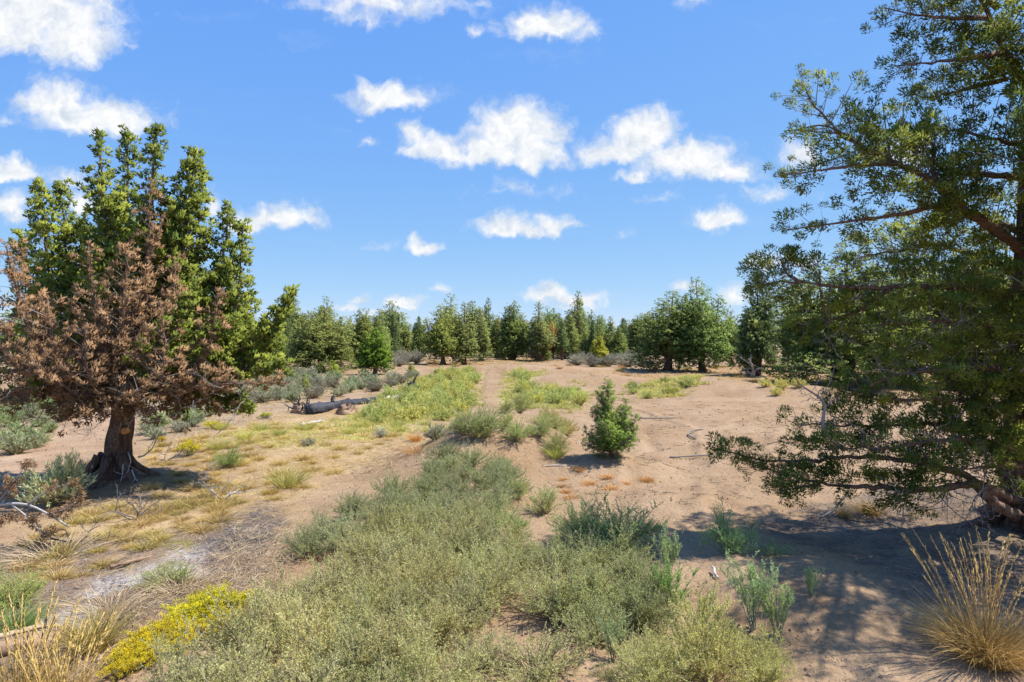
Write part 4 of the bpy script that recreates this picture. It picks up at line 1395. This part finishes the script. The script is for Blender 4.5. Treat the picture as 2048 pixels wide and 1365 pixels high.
# -- the band of yellow rabbitbrush in front
for i, (px, py, s) in enumerate([(462, 1205, .62), (430, 1200, .66), (398, 1212, .66), (365, 1232, .62), (335, 1255, .6), (305, 1272, .58), (278, 1292, .58), (250, 1312, .5), (232, 1335, .42), (350, 1285, .5), (440, 1232, .6), (385, 1255, .55), (300, 1305, .5), (410, 1185, .45)]):
    shrub('rabbit', px, py + 26, (s, s, s * .85), 'yellow flowering rabbitbrush in the long band at the left of the thicket', 'rabbitbrush band left of the thicket', (1, 1.05 if i < 4 else .95, 1))

# -- mid distance
def sow(kind, poly, spacing, sc, label, group, cols, seed, keep=1.):
    for (x, y) in fill(wpoly(poly), spacing, 4000, seed, keep):
        if 24 < y < 62 and abs(x / y * F + CX - 990) * y / F < 1.1:
            continue
        c = cols[rng.integers(len(cols))]; v = rng.uniform(.88, 1.12)
        shrub(kind, 0, 0, sc * rng.uniform(.7, 1.3), label, group, tuple(v * q for q in c), (x, y))


GR = [(1.0, 1.08, .8), (1.15, 1.12, .75), (.95, 1.02, .78)]
sow('thistle_far', [(880, 748), (955, 742), (962, 790), (900, 840), (730, 850), (740, 810), (820, 785)], 1.0, 1.05, 'soft yellow green bush in the grassy belt left of the track', 'bushes left of the track', GR, 21)
sow('thistle_far', [(1008, 752), (1050, 750), (1060, 780), (1150, 785), (1165, 815), (1015, 812), (1000, 790)], 1.0, .95, 'soft yellow green bush in the grassy belt right of the track', 'bushes right of the track', GR, 22)
sow('thistle_far', [(1250, 775), (1330, 765), (1420, 762), (1400, 785), (1300, 800), (1270, 798)], 1.6, .9, 'green bush on the sandy mounds in the right middle', 'bushes on the right mounds', GR + [(.8, .85, .7)], 23)
for px, py, s in [(1565, 778, 1.0), (1600, 776, .9), (1530, 775, .9), (1555, 792, .8)]:
    shrub('thistle_far', px, py, s, 'pale bush on the berm under the wide forked juniper', 'bushes on the far berm', (1.3, 1.2, .9))
sow('sage', [(1150, 722), (1260, 722), (1300, 735), (1230, 735), (1150, 732)], 1.5, 2.1, 'grey sagebrush in the bank behind the small yellow green juniper', 'sagebrush bank', [(1, 1, 1.05), (.85, .82, .85)], 24)
sow('sage', [(785, 712), (830, 708), (835, 728), (800, 735), (780, 725)], 1.6, 2.0, 'grey sagebrush below the far mesa gap', 'sagebrush by the mesa gap', [(1, 1, 1.05), (.85, .8, .82)], 25)
sow('sage', [(530, 745), (640, 765), (760, 760), (840, 752), (820, 768), (640, 800), (540, 810), (480, 800)], 1.15, 1.35, 'grey green sagebrush in the scrub left of the green grass', 'sagebrush in the left scrub', [(1, 1.05, .95), (.85, .82, .8), (.95, 1.1, .9)], 26, .85)
sow('sage', [(280, 850), (420, 810), (470, 790), (530, 800), (480, 830), (400, 855), (300, 885)], .8, 1.0, 'sagebrush right of the left trunk beyond the path', 'sagebrush right of the path', [(1, 1.1, 1), (.9, .85, .85), (.9, 1.1, .7)], 27, .9)
sow('sage', [(-60, 880), (0, 800), (120, 790), (220, 780), (200, 815), (110, 850), (60, 905), (0, 915)], .9, 1.15, 'sagebrush beyond the left edge of the path under the brown crown', 'sagebrush left of the path', [(1, 1.1, .9), (.9, 1.1, .7)], 28)
sow('tuft', [(300, 900), (520, 845), (700, 850), (800, 870), (700, 940), (560, 1000), (480, 1030), (300, 1000)], .55, 1.2, 'tiny tan grass tuft on the sandy flat right of the left tree', 'tan tufts on the sandy flat', [(1, 1, .9), (.95, .95, .7)], 29, .75)
sow('tuft', [(20, 1090), (240, 1010), (430, 980), (500, 1020), (420, 1060), (260, 1110), (160, 1160), (20, 1170)], .28, 1.05, 'golden dome shaped grass tuft on the slope before the left tree', 'golden tufts before the left tree', [(.9, .88, .7), (.8, .85, .6), (1, .97, .9)], 30, .75)
sow('greentuft', [(420, 860), (700, 840), (860, 850), (800, 870), (640, 870), (430, 900)], 1.0, .9, 'thin olive grass tuft on the flat before the charred log', 'olive tufts before the charred log', [(.9, .95, .8), (1, 1, .9)], 31, .8)
sow('low', [(1000, 1290), (1090, 1280), (1250, 1280), (1300, 1365), (900, 1400), (880, 1330)], .55, .7, 'scrubby ground weed on the bare sand at the bottom', 'ground weeds at the bottom', [(1, 1, .9)], 32, .6)
sow('tuft', [(1140, 925), (1280, 925), (1300, 960), (1240, 1000), (1080, 1000)], .55, .8, 'pinkish tan grass wisp on the sand below the sapling', 'wisps below the sapling', [(1, .8, .7)], 33, .8)
sow('tuft', [(860, 722), (1500, 735), (1700, 770), (1450, 765), (1100, 745), (860, 740)], 2.2, 2.0, 'dry tan tuft along the far edge of the sandy flat', 'tufts along the far edge', [(1, .85, .8), (.7, .7, .5)], 34, .6)


# ------------------------------------------------------------------ ground cover nobody could count
TRK = np.array([G(a_, b_)[:2] for a_, b_ in [(1006, 822), (992, 795), (984, 765), (986, 738)]])


def trackdist(x, y):
    x = x + .35 * pn(x * .3, y * .45, 17) + .15 * pn(x, y * 1.3, 18)
    d = np.full(np.shape(x), 1e9)
    for (x1, y1), (x2, y2) in zip(TRK[:-1], TRK[1:]):
        dx, dy = x2 - x1, y2 - y1
        t = np.clip(((x - x1) * dx + (y - y1) * dy) / (dx * dx + dy * dy), 0, 1)
        d = np.minimum(d, np.hypot(x - x1 - t * dx, y - y1 - t * dy))
    return d


def carpet(name, poly, n, L, wd, mat, per=7, spread=.6, bend=.5, seed=1, dens=None):
    global rng
    keep = rng; rng = np.random.default_rng(seed)
    p = wpoly(poly) if not isinstance(poly, str) else AREAS[poly]
    xs = [q[0] for q in p]; ys = [q[1] for q in p]
    mg = .3 if np.mean(ys) < 16 else 1.3
    x = rng.uniform(min(xs) - mg, max(xs) + mg, n * 6); y = rng.uniform(min(ys) - mg, max(ys) + mg, n * 6)
    ed = .35 if np.mean(ys) < 16 else 1.6
    pd = polydist(x, y, p) / ed
    ok = (pn(x / .9, y / .9, seed) + .8 * pn(x / 3, y / 3, seed + 1) + rng.normal(0, .25, len(x)) + np.clip(pd - .6, -1.4, .6) > (-.25 if dens is None else dens)) & (trackdist(x, y) > .55 + .2 * rng.normal(size=len(x)))
    x = x[ok][:n]; y = y[ok][:n]
    z = gz(x, y) - .01
    C = np.repeat(np.stack([x, y, z], 1), per, 0)
    m = len(C)
    b = Bag()
    ph = rng.uniform(0, 6.28, m)
    D = np.stack([np.cos(ph) * spread, np.sin(ph) * spread, np.ones(m)], 1) * rng.uniform(.4, 1, (m, 1)) + [0, 0, .2]
    tint = np.clip(np.repeat(.5 + .5 * pn(x / 1.3, y / 1.3, seed + 3), per) + rng.normal(0, .2, m), 0, 1)
    blades(b, C + rng.normal(size=(m, 3)) * [.04, .04, 0], D, L * rng.uniform(.4, 1.2, m), bend, wd, tint, 2)
    me = b.mesh(name, mat)
    rng = keep
    return obj(name, me, kind='stuff', label=name.replace('_', ' '))


carpet('meadow_grass', 'green_left', 7000, .24, .022, M_GRASS, 5, .6, .4, 41)
carpet('meadow_grass', 'green_right', 5000, .24, .022, M_GRASS, 5, .6, .4, 42)
carpet('meadow_grass', [(1240, 775), (1330, 762), (1440, 758), (1400, 788), (1280, 800)], 800, .30, .03, M_GRASS, 9, .6, .4, 43, .05)
carpet('dry_grass', 'straw_mid', 5000, .11, .006, M_STRAW, 6, 1.0, .6, 44)
carpet('dry_grass', 'scrub_left', 2600, .22, .016, M_STRAW, 7, .8, .5, 45, .0)
carpet('dry_grass', 'duff_far', 2600, .2, .03, M_STRAW, 7, .8, .5, 46, .0)
carpet('dry_grass', 'duff_mid', 700, .2, .035, M_STRAW, 7, .8, .5, 47)
carpet('dry_grass', [(600, 870), (880, 850), (900, 880), (760, 960), (600, 1010)], 1200, .10, .006, M_STRAW, 6, 1, .6, 48, .1)
carpet('sparse_grass', [(430, 860), (700, 835), (860, 850), (840, 880), (640, 900), (430, 930)], 1700, .16, .010, M_GRASS, 7, .8, .5, 49, .1)
carpet('sparse_grass', [(180, 1140), (330, 1090), (400, 1060), (420, 1100), (280, 1150), (160, 1190)], 800, .07, .006, M_GRASS, 6, 1, .5, 50)


def litter(name, poly, n, L, r, mat, seed, lift=.012, dens=-.3, kink=.25):
    """fallen twigs and straws lying on the soil"""
    global rng
    keep = rng; rng = np.random.default_rng(seed)
    p = wpoly(poly) if not isinstance(poly, str) else AREAS[poly]
    xs = [q[0] for q in p]; ys = [q[1] for q in p]
    x = rng.uniform(min(xs), max(xs), n * 8); y = rng.uniform(min(ys), max(ys), n * 8)
    ok = inpoly(x, y, p) & (pn(x / .7, y / .7, seed) + rng.normal(0, .2, len(x)) > dens)
    x = x[ok][:n]; y = y[ok][:n]; m = len(x)
    a = rng.uniform(0, 6.28, m); l = L * rng.uniform(.25, 1.3, m)
    b = Bag(); A = np.stack([x, y, gz(x, y) + lift * rng.uniform(.2, 1.5, m)], 1)
    rr = r * rng.uniform(.5, 1.5, m); c = rng.uniform(0, 1, m)
    for s in range(2):
        a = a + rng.normal(0, kink, m)
        B = A + np.stack([np.cos(a) * l / 2, np.sin(a) * l / 2, np.zeros(m)], 1)
        B[:, 2] = gz(B[:, 0], B[:, 1]) + lift * rng.uniform(.3, 2.2, m)
        cones(b, A, B, rr, rr * .7, 3, c)
        A = B
    me = b.mesh(name, mat)
    rng = keep
    obj(name, me, kind='stuff')


litter('twig_litter', 'litter_left', 3400, .16, .0035, M_TWIG, 61)
litter('straw_litter', 'litter_left', 700, .22, .0028, M_PALE, 62, .03)
litter('twig_litter', 'litter_right', 3000, .16, .004, M_TWIG, 63)
litter('straw_litter', [(480, 1060), (640, 1080), (560, 1180), (440, 1220), (330, 1250), (240, 1340), (140, 1365), (200, 1260), (400, 1160)], 800, .26, .003, M_PALE, 64, .07)
litter('straw_litter', 'straw_mid', 2600, .16, .003, M_PALE, 65)
litter('twig_litter', [(1100, 900), (1300, 860), (1660, 830), (1600, 900), (1500, 1000), (1300, 1050), (1100, 1000)], 420, .22, .006, M_STEM, 66, .01, .1)
litter('twig_litter', [(760, 880), (900, 850), (960, 870), (820, 930), (700, 960)], 420, .25, .005, M_PALE, 67, .03)
litter('twig_litter', [(1060, 760), (1250, 745), (1330, 790), (1700, 800), (1600, 830), (1200, 860), (1060, 800)], 260, .35, .008, M_STEM, 68, .01, .0)
litter('twig_litter', [(820, 1180), (1100, 1180), (1500, 1250), (1900, 1320), (1900, 1420), (800, 1420)], 700, .07, .003, M_STEM, 69, .008, .05)


def clods():
    """crumbs of soil, bark and small stones on the sand"""
    global rng
    keep = rng; rng = np.random.default_rng(77)
    m = 9000
    Y = 5.2 + 24 * rng.uniform(0, 1, m) ** 1.6; X = rng.uniform(-.8, .8, m) * Y
    ok = pn(X / 1.1, Y / 1.1, 78) > -.15
    X, Y = X[ok], Y[ok]; m = len(X)
    s = rng.uniform(.004, .014, m) * (1 + Y / 14)
    base = np.array([(1, 0, 0), (-.5, .87, 0), (-.5, -.87, 0), (0, 0, .8), (0, 0, -.8)])
    V = base[None] * rng.uniform(.6, 1.3, (m, 5, 1)) * s[:, None, None]
    a = rng.uniform(0, 6.28, m); ca, sa = np.cos(a), np.sin(a)
    V = np.stack([V[..., 0] * ca[:, None] - V[..., 1] * sa[:, None], V[..., 0] * sa[:, None] + V[..., 1] * ca[:, None], V[..., 2]], -1)
    V += np.stack([X, Y, gz(X, Y) + .002], 1)[:, None]
    t = np.array([(0, 1, 3), (1, 2, 3), (2, 0, 3), (1, 0, 4), (2, 1, 4), (0, 2, 4)])
    b = Bag(); b.add(V, t[None] + (np.arange(m) * 5)[:, None, None], np.repeat(rng.uniform(0, 1, m), 5))
    obj('soil_crumbs', b.mesh('soil_crumbs', leafmat('crumbs', (.14, .09, .06), (.44, .32, .22), 0.), False), kind='stuff')
    rng = keep


clods()


# ------------------------------------------------------------------ dead wood
def log(px0, py0, px1, py1, r0, r1, mat, name, label, cat, sag=0., k=14, lift=.6, rough=.5, n=22, lz=(0, 0)):
    a, b_ = G(px0, py0), G(px1, py1)
    off = a.copy()
    a = a + [0, 0, r0 * lift + lz[0]]; b_ = b_ + [0, 0, r1 * lift + lz[1]]
    P = smoothpath([a, a * .66 + b_ * .34 + rng.normal(size=3) * [.08, .08, .02], a * .33 + b_ * .67 + rng.normal(size=3) * [.08, .08, .02], b_], n)
    t = thing(name, label, cat, off)
    b = Bag(); tube(b, P, np.linspace(r0, r1, n), k, rough, seed=int(rng.integers(50)), flute=.5)
    obj('log', b.mesh('log', mat, off=off), t)
    return t, off, P


def spikes(t, off, at, n, L, r, mat, up=.5, name='root', spread=1.):
    b = Bag()
    for i in range(n):
        d = nrm(np.array([rng.normal(0, spread), rng.normal(0, spread), abs(rng.normal(up, .4))]))
        deadtwig(b, at + rng.normal(size=3) * .06, d, L * rng.uniform(.5, 1.2), r * rng.uniform(.6, 1.2), 1, 5)
    obj(name, b.mesh(name, mat, off=off), t)


t, off, P = log(618, 830, 770, 802, .23, .13, M_CHAR, 'charred_log', 'charred black fallen trunk with bleached far end lying in the scrub left of the grass', 'log')
b = Bag(); tube(b, smoothpath([P[-4], P[-1], G(842, 793) + [0, 0, .08]], 8), np.linspace(.13, .05, 8), 8, .4, seed=4, flute=.4)
obj('bleached_end', b.mesh('bleached_end', M_BONE, off=off), t, label='pale bleached end of the trunk')
spikes(t, off, P[6] + [0, 0, .2], 4, .45, .05, M_CHAR, .9, 'branch_stub')
spikes(t, off, P[1], 5, .5, .05, M_CHAR, .9, 'branch_stub')


def rootwad(px, py, r, mat, name, label, tall=1., spik=8, smat=None, sl=.5):
    g = G(px, py)
    t = thing(name, label, 'stump', g)
    nu, nv = 18, 10
    u = np.arange(nu) / nu * 2 * np.pi; v = np.linspace(-.2, 1, nv) * np.pi / 2
    U, Vv = np.meshgrid(u, v)
    rr = r * (1 + .35 * pn(np.cos(U) * 2 + px, np.sin(U) * 2 + Vv * 2, 5) + .2 * pn(U * 4, Vv * 6, 6))
    V = np.stack([np.cos(U) * np.cos(Vv) * rr, np.sin(U) * np.cos(Vv) * rr * .7, np.sin(Vv) * rr * tall], -1).reshape(-1, 3)
    i = (np.arange(nv - 1)[:, None] * nu); j = np.arange(nu)[None]; j2 = (j + 1) % nu
    T = np.concatenate([np.stack([i + j, i + j2, i + nu + j2], -1).reshape(-1, 3), np.stack([i + j, i + nu + j2, i + nu + j], -1).reshape(-1, 3)])
    b = Bag(); b.add(V, T)
    obj('root_ball', b.mesh('root_ball', mat, smooth=False), t)
    for k in range(spik):
        b = Bag()
        a = rng.uniform(0, 6.28)
        d = nrm(np.array([math.cos(a), math.sin(a) * .6, rng.uniform(.2, 1.3)]))
        deadtwig(b, d * r * .55 * np.array([1, 1, tall]), d, sl * rng.uniform(.6, 1.2), r * .13, 1, 5)
        obj('broken_root', b.mesh('broken_root', smat or mat), t)
    return t


rootwad(603, 826, .42, M_ROT, 'uprooted_stump', 'brown torn root ball at the left end of the charred log', .8, 9, M_CHAR, .4)
rootwad(692, 829, .40, M_ROT, 'uprooted_stump', 'brown torn root plate leaning on the middle of the charred log', .95, 5, M_CHAR, .25)
st = rootwad(818, 787, .30, M_CHAR, 'burnt_stump', 'small burnt stump with an upward pointing broken spike in the grass', 1.6, 6, M_CHAR, .45)
b = Bag(); tube(b, smoothpath([(.1, 0, .3), (.25, 0, .65), (.42, 0, .95)], 8), np.linspace(.1, .02, 8), 7, .3)
obj('broken_spike', b.mesh('broken_spike', M_CHAR), st)
log(603, 854, 645, 843, .075, .03, M_BONE, 'bleached_log', 'short bleached log piece below the charred log', 'log')
log(-60, 1322, 150, 1275, .10, .07, M_ROT, 'fallen_log', 'half buried brown log in the bottom left corner behind the golden stalks', 'log', rough=.4, lift=.35)
log(-40, 1300, 130, 1268, .03, .02, M_PALE, 'bark_strip', 'long pale strip of bark lying on the bottom left log', 'bark', rough=.4, lift=3)
log(218, 1142, 300, 1118, .03, .018, M_ROT, 'rotten_stick', 'short orange brown stick lying on the grey ash', 'stick', k=7, lift=1)
log(70, 1140, 215, 1085, .016, .008, M_GREYW, 'pale_stick', 'long pale stick lying on the dark litter before the left tree', 'stick', k=6, lift=1.2)


def dead_shrub(px, py, L, n, label, mat, name='dead_shrub', r=.016, up=1.0, c=.2):
    g = G(px, py)
    t = thing(name, label, 'dead bush', g)
    for i in range(n):
        b = Bag()
        a = i * 2.4 + rng.uniform(0, 1)
        deadtwig(b, np.array([0, 0, -.02]), nrm(np.array([math.cos(a) * .9, math.sin(a) * .9, up * rng.uniform(.3, 1)])), L * rng.uniform(.7, 1.15), r, 3, 5, c)
        obj('stem', b.mesh('stem', mat), t)
    return t


dead_shrub(272, 1040, .55, 7, 'dark leafless shrub on the slope below the left trunk', M_TWIG)
dead_shrub(440, 1005, .60, 6, 'grey bleached leafless shrub right of the dark one', M_GREYW, up=.6)
dead_shrub(155, 1090, .45, 5, 'small black burnt shrub beside the bleached straw', M_CHAR)
dead_shrub(1508, 756, 1.3, 7, 'pale leafless bush before the dark trunk right of the big double clump', M_GREYW, r=.04, up=1.6)
dead_shrub(330, 925, .5, 4, 'curved bare stems beside the left trunk', M_TWIG)
dead_shrub(1165, 898, .35, 6, 'grey brushwood at the left foot of the sapling', M_GREYW, r=.008, up=.5)
dead_shrub(1470, 1310, .0001 + .16, 3, 'tiny broken twig on the bare slope', M_GREYW, r=.005, up=.6)


def stick(px, py, pts, r, mat, name, label):
    g = G(px, py)
    t = thing(name, label, 'stick', g)
    P = [np.array(p, float) for p in pts]
    b = Bag()
    P = [np.array([p[0], p[1], float(gz(g[0] + p[0], g[1] + p[1])) - g[2] + p[2] + r * .7]) for p in P]
    tube(b, smoothpath(P, 12), np.linspace(r, r * .6, 12), 7, .3)
    obj('wood', b.mesh('wood', mat), t)


stick(1437, 1160, [(0, 0, 0), (-.01, .12, .02), (.03, .22, .03), (.02, .32, .02)], .018, M_BONE, 'white_stick', 'short white stick lying in the tree shadow')
stick(1392, 880, [(0, 0, 0), (-.12, .5, .02), (.1, .9, .05), (.55, 1.2, .02)], .028, M_TWIG, 'dark_stick', 'forked dark stick on the open sand right of the sapling')
stick(1280, 838, [(0, 0, 0), (.5, -.1, .02), (1.3, -.12, .02)], .025, M_TWIG, 'dark_stick', 'straight dark stick just right of the sapling top')
stick(1340, 917, [(0, 0, 0), (.4, .06, .02), (1.0, .0, .03), (1.5, .14, .0)], .022, M_TWIG, 'dark_stick', 'long reddish stick on the sand left of the lowest branch tip')
stick(1535, 890, [(0, 0, 0), (.3, -.15, .1), (.6, -.4, .0)], .016, M_TWIG, 'dark_stick', 'thin curved stick on the sand left of the near tree')
stick(1640, 1040, [(0, 0, .0), (.25, .05, .10), (.6, .3, .32)], .02, M_TWIG, 'dark_stick', 'bent dark stick rising from the litter under the near tree')
stick(1085, 935, [(0, 0, 0), (.3, .02, .02), (.5, -.04, .02)], .014, M_BONE, 'white_stick', 'pale stick pair on the sand left of the sapling hump')

# fallen branch with rusty needles reaching in from the left
def fallen_branch():
    g = G(-60, 1090)
    Y = g[1]
    t = thing('fallen_branch', 'grey fallen branch with tufts of rusty needles reaching in from the left edge', 'branch', g)
    b = Bag(); cr = Crown()
    main = smoothpath([P3(-120, 1060, Y), P3(0, 1008, Y), P3(55, 1008, Y), P3(95, 1030, Y), P3(135, 1055, Y)], 16)
    tube(b, main, np.linspace(.03, .012, 16), 7, .3)
    subs = [[P3(55, 1008, Y), P3(90, 985, Y - .1), P3(140, 965, Y - .2)], [P3(20, 1010, Y), P3(60, 1040, Y - .1), P3(85, 1075, Y - .2)],
            [P3(-10, 1010, Y), P3(30, 960, Y), P3(50, 930, Y)], [P3(95, 1030, Y), P3(130, 1020, Y - .1), P3(150, 1005, Y - .1)], [P3(0, 1010, Y), P3(20, 980, Y + .1), P3(10, 965, Y + .1)]]
    tips = []
    for s in subs:
        q = smoothpath(s, 8); tube(b, q, np.linspace(.014, .005, 8), 5, .2); tips.append(q[-1]); tips.append(q[4])
    tips += [main[-3], P3(70, 1040, Y - .1), P3(95, 1065, Y), P3(20, 1035, Y), P3(-10, 1040, Y)]
    for tp in tips:
        m = 7
        cr.tufts(tp + rng.normal(size=(m, 3)) * .05, rng.normal(size=(m, 3)) + [.4, 0, -.2], .09, .55)
    obj('wood', b.mesh('wood', M_GREYW, off=g), t)
    b = Bag(); cr.foliage(b, 26, .10, .6)
    obj('dead_needles', b.mesh('dead_needles', M_BROWN, off=g), t)


fallen_branch()

# small red bloom by the spear leaved sagebrush
g = G(152, 1000)
t = thing('red_flower', 'single red orange bloom beside the spear like sagebrush', 'flower', g)
b = Bag(); cones(b, np.array([[0, 0, 0.]]), np.array([[.02, 0, .34]]), .004, .003, 4, .5)
obj('stalk', b.mesh('stalk', M_RABBIT), t)
b = Bag(); leaves(b, np.repeat([[.02, 0, .33]], 26, 0) + rng.normal(size=(26, 3)) * .008, rng.normal(size=(26, 3)) + [0, 0, .6], .035, .018, .5)
obj('petals', b.mesh('petals', leafmat('red_petal', (.6, .07, .02), (.75, .14, .04), .2)), t)


# ------------------------------------------------------------------ labels that single out each of the many alike plants
LMK = [
    ('the left trunk', 235, 940), ('the spear like sagebrush', 105, 1010), ('the dark leafless shrub', 272, 1040), ('the grey leafless shrub', 440, 1005),
    ('the dark green shaded bush', 455, 935), ('the round yellow rabbitbrush', 378, 912), ('the bright boughside rabbitbrush', 432, 858),
    ('the small lone grey sagebrush', 615, 893), ('the silvery low sagebrush', 762, 875), ('the bleached log piece', 625, 850), ('the charred log', 680, 822),
    ('the burnt stump', 818, 787), ('the dark juniper seedling', 611, 784), ('the bright green young juniper', 750, 750), ('the broad olive juniper', 640, 744),
    ('the dirt jump', 1010, 870), ('the sapling', 1220, 912), ('the hazy yellow green patch', 575, 975), ('the tawny straw wisp', 830, 1030), ('the fresh green thistle', 1010, 1085),
    ('the lone thistle on bare sand', 1035, 1000), ('the lone small herb', 1225, 1330), ('the yellow flower band', 340, 1320), ('the rim straw', 620, 1115), ('the ash patch', 250, 1170),
    ('the bare sand strip', 1010, 1240), ('the white stick', 1437, 1160), ('the right mound', 1420, 770), ('the forked dark stick', 1392, 880), ('the small yellow green juniper', 1197, 728),
    ('the huge spreading juniper', 1336, 741), ('the track bend', 990, 735), ('the bleached straw clump', 110, 1110), ('the orange straw clump', 835, 905), ('the bottom edge centre', 760, 1340),
    ('the see-through topped juniper', 928, 730), ('the far left path end', 330, 800), ('the left picture edge', 0, 850), ('the track middle', 985, 780), ('the pale leafless bush', 1505, 752),
]
SHORT = {
    'thistles of the foreground thicket': 'grey green thistle', 'thistles behind the foreground thicket': 'dusky thistle', 'thistles right of the sand strip': 'grey green scrub thistle', 'thistles at the bottom right': 'yellowish thistle', 'thistles on the dirt jump': 'hump thistle', 'golden tufts before the left tree': 'golden grass tuft',
    'bushes left of the track': 'soft yellow green bush', 'bushes right of the track': 'soft yellow green bush', 'bushes on the right mounds': 'green mound bush', 'bushes on the far berm': 'pale berm bush',
    'sagebrush bank': 'grey sagebrush of the bank', 'sagebrush by the mesa gap': 'grey sagebrush', 'sagebrush in the left scrub': 'grey green sagebrush', 'sagebrush right of the path': 'sagebrush',
    'sagebrush left of the path': 'green grey sagebrush', 'tan tufts on the sandy flat': 'tiny tan grass tuft', 'olive tufts before the charred log': 'thin olive grass tuft',
    'ground weeds at the bottom': 'scrubby ground weed', 'wisps below the sapling': 'pinkish tan grass wisp', 'tufts along the far edge': 'dry tuft of the far edge', 'junipers of the second row': 'second row juniper', 'rabbitbrush band left of the thicket': 'yellow flowering rabbitbrush',
}
_o = ['second', 'third', 'fourth', 'fifth', 'sixth', 'seventh', 'eighth', 'ninth', 'tenth', 'eleventh', 'twelfth', 'thirteenth', 'fourteenth', 'fifteenth', 'sixteenth', 'seventeenth', 'eighteenth', 'nineteenth', 'twentieth']
_o += ['twenty-' + q for q in ['first'] + _o[:8]] + ['thirtieth']
ORD = ['closest'] + [q + ' closest' for q in _o]
LW = [(n_, G(a_, b_)) for n_, a_, b_ in LMK]
bins = {}
for o in list(SC.objects):
    if o.parent is None and o.get('group') in SHORT:
        p = o.location
        sx, sy = p.x / p.y * F, (p.z - H) / p.y * F
        best = None
        for n_, g_ in LW:
            lx, ly = g_[0] / g_[1] * F, (g_[2] - H) / g_[1] * F
            d_ = math.hypot(sx - lx, (sy - ly) * 1.6)
            if best is None or d_ < best[0]:
                side = ('right of' if sx > lx else 'left of') if abs(sx - lx) > abs(sy - ly) * 1.6 else ('behind' if sy > ly else 'in front of')
                best = (d_, n_, side)
        bins.setdefault((SHORT[o['group']], best[2], best[1]), []).append((best[0], o))
for (kind, side, n_), lst in bins.items():
    lst.sort(key=lambda q: q[0])
    for i, (_, o) in enumerate(lst):
        o['label'] = (kind + ' ' + side + ' ' + n_) if len(lst) == 1 else kind + ', ' + ORD[min(i, 29)] + ' ' + side + ' ' + n_
